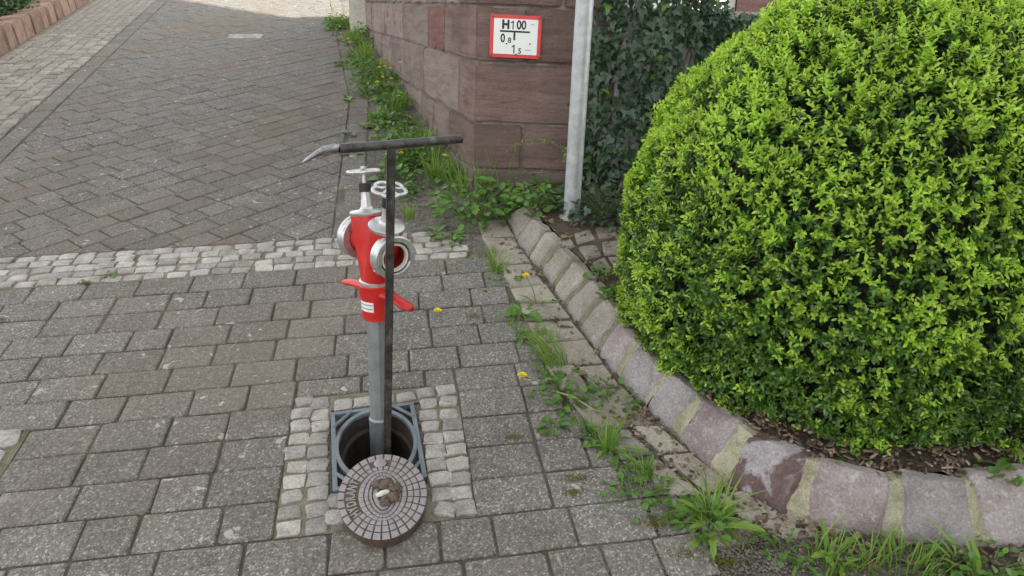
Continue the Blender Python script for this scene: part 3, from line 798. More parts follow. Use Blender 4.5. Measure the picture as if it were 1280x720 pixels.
# outbuilding glimpsed over the garden wall
ob = empty('outbuilding', (1.2, 7.2, gz(1.2, 7.2)))
tag(ob, 'outbuilding with white plaster and dark red plinth glimpsed over the ivy wall', 'building')
MB().box((2.4, 1.2, .7), (4.2, 2.4, 2.2)).build('wall', 'plaster', ob)
x0 = Yp(921, 4, 7.15)[0]-1.2
for i in range(4):
    for j in range(3): MB().box((x0+.36+i*.73, -.03, -.05+j*.4), (.72, .06, .393)).build('plinth_block', 'brickred', ob)
d_ = MB().box((Yp(893, 4, 7.2)[0]-1.2-.2, -.02, .95), (.012, .03, 1.9)).build('door_joint', 'greyprint', ob)
bm = MB(); bm.add([(.2, -.2, 1.78), (4.6, -.2, 1.78), (4.6, 1.2, 2.2), (.2, 1.2, 2.2), (4.6, 2.6, 1.78), (.2, 2.6, 1.78)], [(0, 1, 2, 3), (3, 2, 4, 5)]); bm.build('roof', 'roof', ob)

# ================================================================== SUN BLOCKER added to shade the yard (unseen, right of and behind the viewer)
hd = SUN_AZ/np.linalg.norm(SUN_AZ)
A = G(430, 33)[:2]; HX, HDEP = 4.3, 4.6
k = (HX+HDEP-A[0])/hd[0]; HYF = float((A+hd*k)[1])    # its far corner throws the edge of shade across the lane
sun_blocker = empty('sun_blocker', (HX, HYF, 0)); tag(sun_blocker, 'unseen flat-roofed plastered building added off to the right to shade the yard', 'sun_blocker')
HH = 12.2
MB().box((HDEP/2, -9.5, HH/2-.6), (HDEP, 19., HH+1.2)).build('wall', 'plaster', sun_blocker)
rf = MB().box((HDEP/2, -9.5, HH+.06), (HDEP-.02, 18.98, .12)).build('roof', 'roof', sun_blocker)
MB().box((2.2, -6, HH+.6), (.7, .7, 1.)).build('chimney', 'brickred', rf)
for fl in range(3):
    for j in range(5):
        if fl == 0 and j == 2: continue
        f_ = MB().box((-.02, -2.2-j*3.5, 1.9+fl*3.1), (.09, 1.15, 1.45)).build('window', 'white', sun_blocker)
        for s in (-1, 1): MB().box((-.06, -2.2-j*3.5+s*.27, 1.9+fl*3.1), (.03, .46, 1.25)).build('pane', 'glass', f_)
dr = MB().box((-.02, -9.2, 1.25), (.1, 1.05, 2.1)).build('door', 'wood', sun_blocker)
MB().box((-.1, -8.85, 1.2), (.06, .12, .03)).build('handle', 'alu', dr)

# ================================================================== POST, SIGN
pb = np.array(G(714, 272, .095)); pt = Yp(731, 0, pb[1])
ax = Vector(pt-pb).normalized()
post = empty('sign_post', tuple(pb)); tag(post, 'galvanised steel post standing behind the kerb in front of the ivy', 'post')
MB().tube([ax*-.1, ax*.6, ax*1.4, ax*2.75], .0375, 24).build('pole', 'galv', post, auto=40)
MB().lathe([(.041, -.03), (.041, .012), (.03, .02), (.001, .022)], 24, Matrix.Translation(ax*2.74)).build('cap', 'blackpl', post, auto=40)
MB().lathe([(.055, -.04), (.055, .006), (.039, .014)], 20).build('foot_collar', 'coping', post)

sc_ = Yp(643.5, 46, 3.948); s0 = (sc_[0]-WC[0])/WF[0]
sp = Vector((*PF(s0, -.012), sc_[2]))
Rm = Matrix(((WF[0], 0, WF[1], 0), (WF[1], 0, -WF[0], 0), (0, 1, 0, 0), (0, 0, 0, 1)))
sign = empty('hydrant_sign', mw=Matrix.Translation(sp) @ Rm @ Matrix.Rotation(rad(-.8), 4, 'Z'))
tag(sign, 'white hydrant plate with red border reading H100 on the sandstone wall', 'sign')
def rrect(wd, ht, r, n=6):
    P = []
    for cx, cy, a0 in ((wd/2-r, ht/2-r, 0), (-wd/2+r, ht/2-r, 90), (-wd/2+r, -ht/2+r, 180), (wd/2-r, -ht/2+r, 270)):
        for k in range(n+1): a = rad(a0+90*k/n); P.append((cx+r*math.cos(a), cy+r*math.sin(a)))
    return P
V, F = prism(rrect(.25, .2, .014), -.004, .006, .002); MB().add(V, F).build('border_plate', 'signred', sign)
V, F = prism(rrect(.214, .164, .004), .0055, .0085, .0006); MB().add(V, F).build('white_plate', 'white', sign)
Z = .0086
def T(x, y): return Matrix.Translation((x, y, Z))
lt = [('H', .055, -.050, .054, .95, .003), ('00', .057, .026, .054, .82, .0016), ('0', .055, -.062, -.010, .80, .0017), (',', .04, -.043, -.024, .9, .0018), ('8', .036, -.029, -.018, .95, .0007), (',', .04, .006, -.072, .9, .0018), ('5', .036, .023, -.066, .95, .0009)]
for s, sz, x, y, sx, bo in lt: textmesh('lettering', s, sz, 'black', sign, T(x, y), .0004, sx, bo)
for x, y in ((-.018, .054), (-.009, -.057)):
    MB().add([(x+.001, y-.0195, Z), (x+.0065, y-.0195, Z), (x+.0065, y+.0195, Z), (x+.001, y+.0195, Z), (x-.0075, y+.0125, Z), (x-.0075, y+.0075, Z), (x+.001, y+.0115, Z)], [(0, 1, 2, 3, 6), (6, 3, 4, 5)]).build('lettering', 'black', sign, mw=Matrix.Translation((0, 0, .0004)))
MB().box((-.004, .0245, Z), (.146, .0085, .0012)).box((-.006, .002, Z), (.009, .0365, .0012)).build('t_mark', 'black', sign)
MB().box((.078, .060, Z), (.008, .004, .0008)).build('small_print', 'greyprint', sign)
MB().box((.087, .060, Z), (.0041, .004, .0008)).build('small_print', 'greyprint', sign)
MB().box((.064, -.06, Z), (.03, .003, .0008)).build('small_print', 'greyprint', sign)
MB().lathe([(.0045, 0), (.003, .003), (0, .0035)], 10, T(.072, -.03)).build('bolt', 'greyprint', sign)
for sx in (-1, 1):
    for sy in (-1, 1): MB().lathe([(.0042, 0), (.003, .002), (0, .0024)], 10, Matrix.Translation((sx*.114, sy*.089, .006))).build('rivet', 'blackpl', sign)

# ================================================================== HYDRANT CHAMBER, LID
FM = place(FU, FV, 0, FA)
hf = empty('hydrant_chamber', mw=FM); tag(hf, 'rectangular blue-grey cast iron frame round the open oval hydrant chamber', 'chamber')
EA, EB = .108, .152                        # half axes of the oval opening
mb = MB(); bw = .013
for (cx, cy, dx, dy) in ((0, FL/2-bw/2, FW, bw), (0, -FL/2+bw/2, FW, bw), (FW/2-bw/2, 0, bw, FL-2*bw-.001), (-FW/2+bw/2, 0, bw, FL-2*bw-.001)):
    mb.box((cx, cy, -.024), (dx, dy, .054))
mb.build('frame_border', 'frame', hf)
MB().lathe([(1, -.012), (1, .003), (.99, .0045), (.905, .0045), (.893, .002), (.893, -.008)], 56, None, EA+.013, EB+.016).build('collar_ring', 'frame', hf, auto=40)
V = []; F = []; n = 56
for k in range(n):
    a = 2*math.pi*k/n; V.append((math.cos(a)*(EA+.01), math.sin(a)*(EB+.012), -.012))
    c_, s_ = math.cos(a), math.sin(a); m_ = min((FW/2-.004)/max(abs(c_), 1e-6), (FL/2-.004)/max(abs(s_), 1e-6)); V.append((c_*m_, s_*m_, -.012))
F = [(2*k, 2*k+1, (2*k+3) % (2*n), (2*k+2) % (2*n)) for k in range(n)]
MB().add(V, F).build('corner_floor', 'shaft', hf)
for sx in (-1, 1):
    for sy in (-1, 1):
        mb = MB()
        a = Vector((sx*(FW/2-.062), sy*(FL/2-.008), 0)); b = Vector((sx*(FW/2-.008), sy*(FL/2-.072), 0)); mb.tube([a, b], .0062, 6).build('corner_rib', 'frame', hf)
MB().lathe([(1.0, -.004), (1., -.055), (.93, -.06), (.93, -.07), (1.0, -.075), (1.02, -.19), (1.05, -.365), (0, -.365)], 56, None, EA*.99, EB*.99).build('shaft', 'shaft', hf, auto=40)

lidm = place(-.026, 1.763, .036, rad(3.), rad(1.2))
# the lid rests flat on the setts, its far end lying on the frame
lid = empty('manhole_cover', mw=lidm); tag(lid, 'oval cast iron hydrant lid lifted off and lying across the frame edge', 'lid')
LA, LB = .1175, .158
MB().lathe([(.0, -.036), (.86, -.036), (.93, -.030), (.985, 0.), (.985, .005), (.955, .005), (.945, .001), (0, .001)], 64, None, LA, LB).build('lid_body', 'lidside', lid, auto=30)
V = [(math.cos(2*math.pi*k/64)*LA*.955, math.sin(2*math.pi*k/64)*LB*.955, .0018) for k in range(64)]
MB().add(V, [tuple(range(64))]).build('groove_floor', 'lidbase', lid)
mb = MB()
def lens(f, a):                            # rings go from oval at the rim to an almond at the middle
    x = math.cos(a)*LA*f; y = math.sin(a)*LB*f
    k = max(0, (0.62-f)/.62); y = y*(1+.55*k); x = x*(1-.30*k)*(1-.25*k*abs(math.sin(a))); return x, y
rings = [(.982, .845, 30), (.82, .70, 30), (.68, .575, 30), (.555, .465, 30), (.445, .37, 30), (.35, .29, 28)]
for ri, (r1, r0, n) in enumerate(rings):
    for k in range(n):
        a = 2*math.pi*(k+.5)/n; w_ = 2*math.pi/n*.5*(.82 if ri < 3 else .93)
        dg = math.degrees(a) % 360
        if ri in (1, 2) and 140 < dg < 222: continue
        if ri == 1 and abs(dg-90) < 14: continue
        e = [(r0, a-w_), (r1, a-w_), (r1, a), (r1, a+w_), (r0, a+w_), (r0, a)]
        P = [lens(*q) for q in e]
        if area(P) < 0: P = P[::-1]
        V, F = prism(P, .0005, .0068, .0012); mb.add(V, F)
mb.build('tread_pads', 'lid', lid)
P = [lens(.26, 2*math.pi*k/40) for k in range(40)]; V, F = prism(P, .0005, .007, .0015); MB().add(V, F).build('almond_boss', 'lid', lid)
MB().lathe([(.017, .0), (.017, .008), (.012, .010), (.001, .0105)], 20, Matrix.Translation((0, LB*.76, 0))).build('round_stud', 'lid', lid, auto=40)
for i, ch in enumerate('HYDRANT'):
    a = rad(216-(i+.5)*72/7.); x, y = lens(.70, a)
    ang = math.atan2(LB*math.sin(a), LA*math.cos(a))
    textmesh('lettering', ch, .034, 'lid', lid, Matrix.Translation((x, y, .004)) @ Matrix.Rotation(ang+rad(90)+math.pi, 4, 'Z'), .0028, .72, .0009)
def lump(name, c, r, mat, parent, seed, amp=.45, sq=(1, 1, 1)):
    bm = bmesh.new(); bmesh.ops.create_icosphere(bm, subdivisions=3, radius=1.)
    for v_ in bm.verts:
        d = v_.co.normalized(); k = 1+amp*mnoise.noise(d*2.3+Vector((seed, 0, 0)))+amp*.5*mnoise.noise(d*6+Vector((0, seed, 0)))
        v_.co = Vector((d.x*sq[0], d.y*sq[1], d.z*sq[2]))*r*k+Vector(c)
    return obj(name, bmmesh(name, bm, mat, True), None, parent)
MB().lathe([(.024, .006), (.024, .009), (.015, .009), (.014, .002), (0, .002)], 24, Matrix.Translation((.004, -.004, 0)), .8, 1.2).build('lifting_slot', 'shaft', lid, auto=40)
MB().tube([(-.017, -.008, .011), (.0, -.004, .014), (.017, .002, .011)], [.006, .0075, .006], 8).build('lifting_bar', 'seal', lid)
for k, (x, y, r) in enumerate(((.012, .030, .020), (.030, .010, .018), (-.012, .036, .014), (.026, -.022, .016), (.004, -.034, .012), (.042, .012, .010))):
    tag(lump('mud_clod', lidm @ Vector((x, y, .010)), r, 'mud', None, k*5.+1, .6, (1, 1, .7)), ['large brown mud clod on the lid above its lifting bar', 'brown mud clod right of the lid lifting bar', 'small mud clod on the tip of the lid almond', 'mud clod at the lower right of the lid boss', 'small mud clod below the lid lifting bar', 'tiny mud crumb on the lid treads beside the boss'][k], 'mud clod', 'mud clods on the hydrant lid')

# ================================================================== STANDPIPE
PY = 2.06
pc = Yp(472, 565, PY)
AXD = Vector((.52, -.854, 0)).normalized(); LVD = Vector((.74, -.67, 0)).normalized(); OUD = Vector((.60, -.80, 0)).normalized()
zt = Yp(471, 396, PY)[2]; zc = Yp(471, 352, PY)[2]; cx_ = Yp(471, 396, PY)[0]
zcap = Yp(471, 276, PY)[2]
sp_ = empty('standpipe', (cx_, PY, gz(cx_, PY)-.30)); tag(sp_, 'red hydrant standpipe with two hose outlets and silver handwheels in the open chamber', 'hydrant standpipe')
ZB = sp_.location.z; L = lambda z: z-ZB
O = lambda x, y, z: Vector((x, y, z))
zr = Yp(471, 522, PY)[2]
MB().lathe([(.0325, -.04), (.0325, L(zr)-.004), (.0335, L(zr)), (.031, L(zr)+.003), (.029, L(zr)+.006), (.029, L(zt)+.03)], 10).build('pipe', 'pipe', sp_, auto=30)
MB().lathe([(.05, -.06), (.05, 0), (.036, .02), (.03, .03)], 24).build('claw_foot', 'pipe', sp_, auto=40)
# collar with two wing levers
MB().lathe([(.031, L(zt)-.002), (.041, L(zt)), (.041, L(zt)+.018), (.0425, L(zt)+.022), (.045, L(zt)+.06), (.050, L(zc)-.026), (.051, L(zc)-.006), (.046, L(zc)-.001)], 32).build('swivel_collar', 'red', sp_, auto=35)
MB().lathe([(.047, L(zc)-.004), (.047, L(zc)+.005), (.042, L(zc)+.009)], 32).build('collar_ring', 'alu', sp_, auto=35)
zw = L(zc)-.026
for s in (-1, 1):
    bm = bmesh.new(); n = 7; prev = None
    side = Vector((-LVD.y, LVD.x, 0))
    rings_ = []
    for k in range(n):
        f = k/(n-1); d = .03+f*.125; wd = (.030, .026, .021, .0195, .0205, .0215, .012)[k]; th = (.017, .014, .011, .0095, .0095, .0095, .006)[k]
        c_ = LVD*(s*d)+Vector((0, 0, zw-.012*f*f*1.2))
        rings_.append([bm.verts.new(c_+side*(wd*math.cos(q))+Vector((0, 0, th*math.sin(q)))) for q in [2*math.pi*j/12 for j in range(12)]])
    for a, b in zip(rings_, rings_[1:]):
        for j in range(12): bm.faces.new((a[j], a[(j+1) % 12], b[(j+1) % 12], b[j]))
    bm.faces.new(rings_[-1]); bm.faces.new(rings_[0][::-1])
    obj('wing_lever', bmmesh('wing_lever', bm, 'red', True), None, sp_)
# paper sticker wrapped on the collar
V = []; F = []; n = 7
for k in range(n):
    a = rad(-128+62*k/(n-1)-24)
    for z, r in ((L(zt)+.03, .0438), (L(zt)+.060, .0458)): V.append((math.cos(a)*r, math.sin(a)*r, z))
F = [(2*k, 2*k+2, 2*k+3, 2*k+1) for k in range(n-1)]
stk = MB().add(V, F).build('sticker', 'white', sp_, True)
V = []; F = []
for r_ in range(2):
    for k in range(n):
        a = rad(-128+62*k/(n-1)*.9-21)
        for z in (L(zt)+.038+r_*.012, L(zt)+.041+r_*.012): V.append((math.cos(a)*(.0452+r_*.0006), math.sin(a)*(.0452+r_*.0006), z))
    b = r_*2*n; F += [(b+2*k, b+2*k+2, b+2*k+3, b+2*k+1) for k in range(n-1)]
MB().add(V, F).build('sticker_print', 'greyprint', stk)
# two valve heads splayed in a V
base = Vector((0, 0, L(zc)))
def valve(s, tilt, capc, wheel_h):
    """s=+1 towards the viewer's right, s=-1 away to the left; capc = centre of the cap in the pipe's frame"""
    up = (Vector((0, 0, 1))*math.cos(tilt)+AXD*(s*math.sin(tilt))).normalized()
    rot = Vector((0, 0, 1)).rotation_difference(up).to_matrix().to_4x4()
    mw = Matrix.Translation(capc) @ rot
    ln = (capc-base).length
    # body: slender at the collar, wide barrel above
    mb = MB(); n = 28; prof = [(0, .041), (.3, .0415), (.45, .043), (.62, .0455), (.66, .0475), (1, .0475)]
    V = []; F = []
    for f, r in prof:
        c_ = base.lerp(capc, f); c_ = c_+(AXD*s)*(.004*math.sin(math.pi*f))
        u_ = Vector((0, 0, 1)).lerp(up, min(1, f*1.4)).normalized(); q = Vector((0, 0, 1)).rotation_difference(u_).to_matrix()
        for j in range(n): V.append(c_+q @ Vector((math.cos(2*math.pi*j/n)*r, math.sin(2*math.pi*j/n)*r, 0)))
    for i in range(len(prof)-1):
        for j in range(n): F.append((i*n+j, i*n+(j+1) % n, (i+1)*n+(j+1) % n, (i+1)*n+j))
    body = mb.add(V, F).build('valve_body', 'red', sp_, auto=40)
    MB().lathe([(.0475, -.003), (.0495, 0), (.0495, .006), (.046, .009), (.024, .0115), (.0185, .016), (.0165, .022), (.013, .06), (.0125, .074), (.0, .074)], 28, mw).build('bonnet', 'alu', sp_, auto=35)
    MB().lathe([(.0135, .062), (.017, .063), (.017, .086), (.0135, .087)], 24, mw).build('packing_nut', 'blackpl', sp_, auto=35)
    MB().lathe([(.007, .08), (.007, wheel_h+.006), (.009, wheel_h+.008), (.009, wheel_h+.014), (0, wheel_h+.015)], 16, mw).build('spindle', 'alu', sp_, auto=35)
    # handwheel with a lobed rim and four spokes
    mb = MB(); n = 50; pts = []
    for j in range(n+1):
        a = 2*math.pi*j/n; r = .0335+.011*abs(math.cos(2.5*a+.2))**.6; pts.append(mw @ Vector((r*math.cos(a), r*math.sin(a), wheel_h)))
    mb.tube(pts, .0058, 8, False)
    for k in range(5):
        a = 2*math.pi*k/5-.08+math.pi/5; mb.tube([mw @ Vector((.006*math.cos(a), .006*math.sin(a), wheel_h+.004)), mw @ Vector((.022*math.cos(a), .022*math.sin(a), wheel_h+.001)), mw @ Vector((.042*math.cos(a), .042*math.sin(a), wheel_h))], [.006, .0042, .004], 7)
    mb.build('handwheel', 'alu', sp_, True)
    # hose coupling: short throat, flange, claw ring, seal
    oc = base.lerp(capc, .60); dr_ = (OUD*s - Vector((0, 0, 1))*.04).normalized()
    if s < 0: dr_ = (AXD*s+Vector((-.35, 0, 0))).normalized()
    q = Vector((0, 0, 1)).rotation_difference(dr_).to_matrix().to_4x4(); mo = Matrix.Translation(oc) @ q
    MB().lathe([(.037, .0), (.037, .048), (.040, .052)], 28, mo).build('outlet_throat', 'red', sp_, auto=40)
    MB().lathe([(.040, .046), (.0595, .047), (.062, .050), (.062, .060), (.0585, .063), (.0585, .066), (.061, .068), (.061, .078), (.058, .082), (.0475, .082), (.0445, .077), (.0445, .068)], 44, mo).build('coupling_ring', 'alu', sp_, auto=30)
    MB().lathe([(.0440, .062), (.0440, .0700), (.0400, .0705)], 40, mo).build('claw_groove', 'blackpl', sp_, auto=40)
    MB().lathe([(.0405, .066), (.0405, .0765), (.0395, .0775), (.0345, .0765), (.033, .070), (.033, .062)], 40, mo).build('seal', 'seal', sp_, auto=40)
    MB().lathe([(.033, .068), (.0325, .040), (.031, .012), (0, .012)], 36, mo).build('outlet_bore', 'redin', sp_, auto=40)
    for k in range(2):
        a = math.pi*k+.6
        lg = MB(); lg.add([mo @ Vector((r*math.cos(a+d), r*math.sin(a+d), z)) for z in (.074, .0865) for r, d in ((.045, -.28), (.0555, -.28), (.056, .28), (.045, .28))],
                          [(0, 1, 2, 3), (7, 6, 5, 4), (0, 4, 5, 1), (1, 5, 6, 2), (2, 6, 7, 3), (3, 7, 4, 0)]); lg.build('claw', 'alu', sp_)
    for k in range(3):
        a = 2*math.pi*k/3+.3; MB().box((0, 0, 0), (.008, .014, .010), mo @ Matrix.Rotation(a, 4, 'Z') @ Matrix.Translation((.0595, 0, .056))).build('lug', 'alu', sp_)
loc = sp_.location
yr = PY+AXD.y*.062; yl = PY-AXD.y*.058
valve(1, rad(14), Vector(Yp(483, 284, yr))-loc, .112)
valve(-1, rad(9), Vector(Yp(459, 267, yl))-loc, .118)

# ================================================================== HYDRANT KEY
kt = Vector(Yp(489, 181, 1.855)); kbm = Vector(Yp(484, 560, 1.945)); kd = (kbm-kt).normalized()
kend = kt+kd*1.2
key = empty('hydrant_key', tuple(kend)); tag(key, 'black steel T-handled hydrant key standing upright in the open chamber', 'hydrant key')
ki = key.matrix_basis.inverted()
sq = .0105; sx_ = Vector((1, .25, 0)); sx_ = (sx_-kd*sx_.dot(kd)).normalized(); sy_ = kd.cross(sx_)
bm = bmesh.new(); rr = []
for p_ in (kt+kd*.004, kt+kd*.4, kt+kd*.8, kend):
    rr.append([bm.verts.new(ki @ (p_+sx_*(a*sq)+sy_*(b*sq))) for a, b in ((-1, -1), (1, -1), (1, 1), (-1, 1))])
for a, b in zip(rr, rr[1:]):
    for j in range(4): bm.faces.new((a[j], a[(j+1) % 4], b[(j+1) % 4], b[j]))
bm.faces.new(rr[0]); bm.faces.new(rr[-1])
bmesh.ops.bevel(bm, geom=bm.edges[:], offset=.0022, segments=2, affect='EDGES')
obj('shank', bmmesh('shank', bm, 'key'), None, key)
pr, pl_ = Vector(Yp(577, 173.5, 1.935)), Vector(Yp(424, 186.0, 1.797))
MB().tube([ki @ pr, ki @ pr.lerp(kt, .5), ki @ kt, ki @ pl_], [.0108, .0114, .0116, .0116], 16).build('handle_bar', 'key', key, auto=40)
# forged, flattened and bent end
tip = [pl_, Vector(Yp(412, 186.5, 1.785)), Vector(Yp(402, 189, 1.776)), Vector(Yp(393, 193.5, 1.768)), Vector(Yp(385, 198.5, 1.762)), Vector(Yp(379.5, 201.5, 1.757))]
bm = bmesh.new(); rr = []
for k, p_ in enumerate(tip):
    hw = (.0117, .0125, .0145, .0165, .0175, .0165)[k]; hh = (.0117, .012, .0112, .009, .0062, .0034)[k]
    rr.append([bm.verts.new(ki @ (p_+Vector((0, 1, .1))*(hw*math.cos(q))+Vector((.3, 0, 1))*(hh*math.sin(q)))) for q in [2*math.pi*j/12 for j in range(12)]])
for a, b in zip(rr, rr[1:]):
    for j in range(12): bm.faces.new((a[j], a[(j+1) % 12], b[(j+1) % 12], b[j]))
bm.faces.new(rr[0]); bm.faces.new(rr[-1])
obj('pry_end', bmmesh('pry_end', bm, 'keyend', True), None, key)

# ================================================================== HEDGE
HCn = np.array([1.175, 2.45, .77]); HR = np.array([.80, .70, .85])
hedge = empty('boxwood_hedge', (HCn[0], HCn[1], bedz(HCn[0], HCn[1])))
tag(hedge, 'huge rounded boxwood bush with bright yellow-green new shoots above the stone kerb', 'bush')
hloc = np.array(hedge.location)
def hsurf(n, depth=0.):
    d = rng.normal(size=(n*3, 3)); d = unit(d)
    # a vertical skirt below the equator follows the bed
    P = HCn+d*HR; keep = P[:, 2] > gz(P[:, 0], P[:, 1])+.10
    d = d[keep][:n]; return d
def lumpy(d):
    return np.array([mnoise.noise(Vector(x*2.6))*.03+mnoise.noise(Vector(x*6.))*.028+mnoise.noise(Vector(x*13.+np.array([3., 1, 2])))*.03 for x in d])
NS = 14500
d = hsurf(NS); lm = lumpy(d)
nrm = unit(d/HR)
ctr = HCn+d*(HR+lm[:, None])-hloc
n = len(d)
up = np.array([0, 0, 1.])
axis = unit(nrm*.9+up*.32+rng.normal(size=(n, 3))*.36)
slen = rng.uniform(.03, .065, n)
Pn, Dn, Nn, Ln, Wn, Kn = [], [], [], [], [], []
NL = 6
for k in range(NL):
    f = k/(NL-1)
    base = ctr+axis*(slen*(f-.75))[:, None]
    rv = rng.normal(size=(n, 3)); t1 = unit(np.cross(axis, rv)); 
    for s in (-1, 1):
        dirn = unit(t1*s*(1.0-.3*f)+axis*(.25+.5*f)+rng.normal(size=(n, 3))*.2)
        Pn.append(base); Dn.append(dirn); Nn.append(axis+rng.normal(size=(n, 3))*.25)
        Ln.append(rng.uniform(.014, .021, n)*(1.-.15*f)); Wn.append(rng.uniform(.007, .0105, n)*(1-.15*f)); Kn.append(np.full(n, k))
Pn, Dn, Nn = map(np.concatenate, (Pn, Dn, Nn)); Ln, Wn, Kn = map(np.concatenate, (Ln, Wn, Kn))
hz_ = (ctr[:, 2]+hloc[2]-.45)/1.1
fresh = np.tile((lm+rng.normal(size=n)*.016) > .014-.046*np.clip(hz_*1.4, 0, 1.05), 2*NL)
sel = fresh & (Kn >= 3)
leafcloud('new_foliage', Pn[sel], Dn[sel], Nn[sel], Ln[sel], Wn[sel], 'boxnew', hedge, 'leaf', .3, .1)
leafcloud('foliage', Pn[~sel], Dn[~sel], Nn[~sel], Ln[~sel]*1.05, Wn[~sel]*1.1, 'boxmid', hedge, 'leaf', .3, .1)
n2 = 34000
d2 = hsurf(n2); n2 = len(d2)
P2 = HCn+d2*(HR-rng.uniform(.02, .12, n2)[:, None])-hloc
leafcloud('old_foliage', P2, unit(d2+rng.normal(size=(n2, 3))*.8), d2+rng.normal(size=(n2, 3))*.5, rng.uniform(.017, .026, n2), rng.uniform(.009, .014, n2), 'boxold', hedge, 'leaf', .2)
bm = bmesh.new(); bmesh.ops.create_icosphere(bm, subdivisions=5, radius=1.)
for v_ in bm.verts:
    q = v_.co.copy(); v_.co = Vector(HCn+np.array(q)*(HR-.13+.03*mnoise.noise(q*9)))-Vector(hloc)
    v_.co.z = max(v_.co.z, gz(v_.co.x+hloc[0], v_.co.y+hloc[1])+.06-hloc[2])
obj('dark_core', bmmesh('dark_core', bm, 'core', True), None, hedge)  # closed core behind the leaves, inner shade put into its colour
mb = MB()
for k in range(9):
    a = random.uniform(0, 6.28); r = random.uniform(0, .25)
    mb.tube([(r*math.cos(a), r*math.sin(a), -.05), (2*r*math.cos(a), 2*r*math.sin(a), .25), (3.4*r*math.cos(a), 3.4*r*math.sin(a), .6)], [.03, .022, .012], 8)
mb.build('trunk', 'bark', hedge)

# ================================================================== IVY
ivy = empty('ivy', (*PF(.9, -.03), bedz(*PF(.9, 0)))); tag(ivy, 'dark green ivy hanging over the garden wall between the post and the boxwood', 'ivy')
il = np.array(ivy.location)
def ivytop(s):
    return np.interp(s, [.52, .62, .74, 1.05, 1.2, 1.5, 2.6], [1.25, 1.75, 1.95, 1.85, TOPZ+.055, TOPZ+.05, TOPZ+.02])
NI = 9800
s = np.where(rng.uniform(size=NI) < .68, rng.uniform(.50, 2.1, NI), rng.uniform(2.1, 4.0, NI)); zb = np.array([bedz(*PF(a, 0)) for a in s]); zt_ = ivytop(s)
f = rng.uniform(0, 1, NI)**.9; z = zb-.02+(zt_-zb)*f
bul = np.array([mnoise.noise(Vector((a*3.5, b*3.5, 1.)))*.10+mnoise.noise(Vector((a*9, b*9, 4.)))*.05 for a, b in zip(s, z)])+.10
dens = np.array([mnoise.noise(Vector((a*2.6, b*2.2, 9.))) for a, b in zip(s, z)])
gapx = np.abs(s-1.02-.06*np.sin(z*7)) < .035
edge = np.clip((s-.50)/.16, 0, 1)
keep = (rng.uniform(size=NI) < edge*.9+.12) & ~(gapx & (z < TOPZ-.1) & (z > TOPZ-.5)) & (dens > -.5)
s, z, bul = s[keep], z[keep], bul[keep]*np.clip((s[keep]-.46)/.25, .15, 1); NI = len(s)
thick = rng.uniform(0, 1, NI)**1.5
P = np.stack([WC[0]+WF[0]*s-WD[0]*0, WC[1]+WF[1]*s, z], 1)
outn = np.array([WF[1], -WF[0], 0])
P += outn*(bul*(1-.75*thick)+.012)[:, None]-il
nn = unit(outn*1.0+up*.55+rng.normal(size=(NI, 3))*.45)
dd = unit(np.array([0, 0, -1.])*.9+outn*.35+rng.normal(size=(NI, 3))*.6)
sz = rng.uniform(.022, .050, NI)
yg = rng.uniform(size=NI) < .045
frontmost = np.argsort(-(P@outn)-sz*0.0)
big = np.zeros(NI, bool); big[[i for i in np.argsort(-sz) if thick[i] < .25 and s[i] < 1.45][:240]] = True
m1 = ~yg & ~big
tag(leafcloud('leaf_mass', P[m1], dd[m1], nn[m1], sz[m1], sz[m1]*.95, 'ivy', ivy, 'ivy', .12, .18), kind='stuff')
tag(leafcloud('young_leaves', P[yg & ~big], dd[yg & ~big], nn[yg & ~big], sz[yg & ~big], sz[yg & ~big]*.95, 'ivynew', ivy, 'ivy', .12, .18), kind='stuff')
def singleleaf(name, tp, F, mat, fold=.12, droop=.18, wd=1.):
    V = [(x*wd, y, abs(x)*fold*wd-droop*y*y) for x, y in tp]; return mesh(name, V, F, mat)
ivm = [singleleaf('leaf', [(0, 0), (-.38, -.12), (-.55, .28), (-.26, .42), (-.2, .66), (0, 1.05), (.2, .66), (.26, .42), (.55, .28), (.38, -.12)], [(0, 9, 8, 7), (0, 7, 6, 5), (0, 5, 4, 3), (0, 3, 2, 1)], q, .15, dr) for q, dr in (('ivy', .1), ('ivy', .22), ('ivynew', .15))]
def frame(D, Nv, p, sc):
    D = Vector(D).normalized(); Sx = D.cross(Vector(Nv)).normalized(); Nz = Sx.cross(D)
    m_ = Matrix(((Sx.x, D.x, Nz.x, p[0]), (Sx.y, D.y, Nz.y, p[1]), (Sx.z, D.z, Nz.z, p[2]), (0, 0, 0, 1))); return m_ @ Matrix.Scale(sc, 4)
for i in np.where(big)[0]: obj('leaf', ivm[2] if random.random() < .07 else random.choice(ivm[:2]), None, ivy, frame(dd[i], nn[i], P[i]+outn*.012, sz[i]*1.02))
mb = MB()
for k in range(26):
    a = random.uniform(.55, 2.2); zz = bedz(*PF(a, 0)); pts = []; x = a
    while zz < ivytop(np.array([x]))[0]-.05:
        q = PF(x, -.02-random.uniform(0, .05)); pts.append(Vector((*q, zz))-Vector(il)); zz += .12; x += random.gauss(0, .035)
    if len(pts) > 2: mb.tube(pts, [.006-.004*j/len(pts) for j in range(len(pts))], 6)
mb.build('stem', 'twig', ivy)

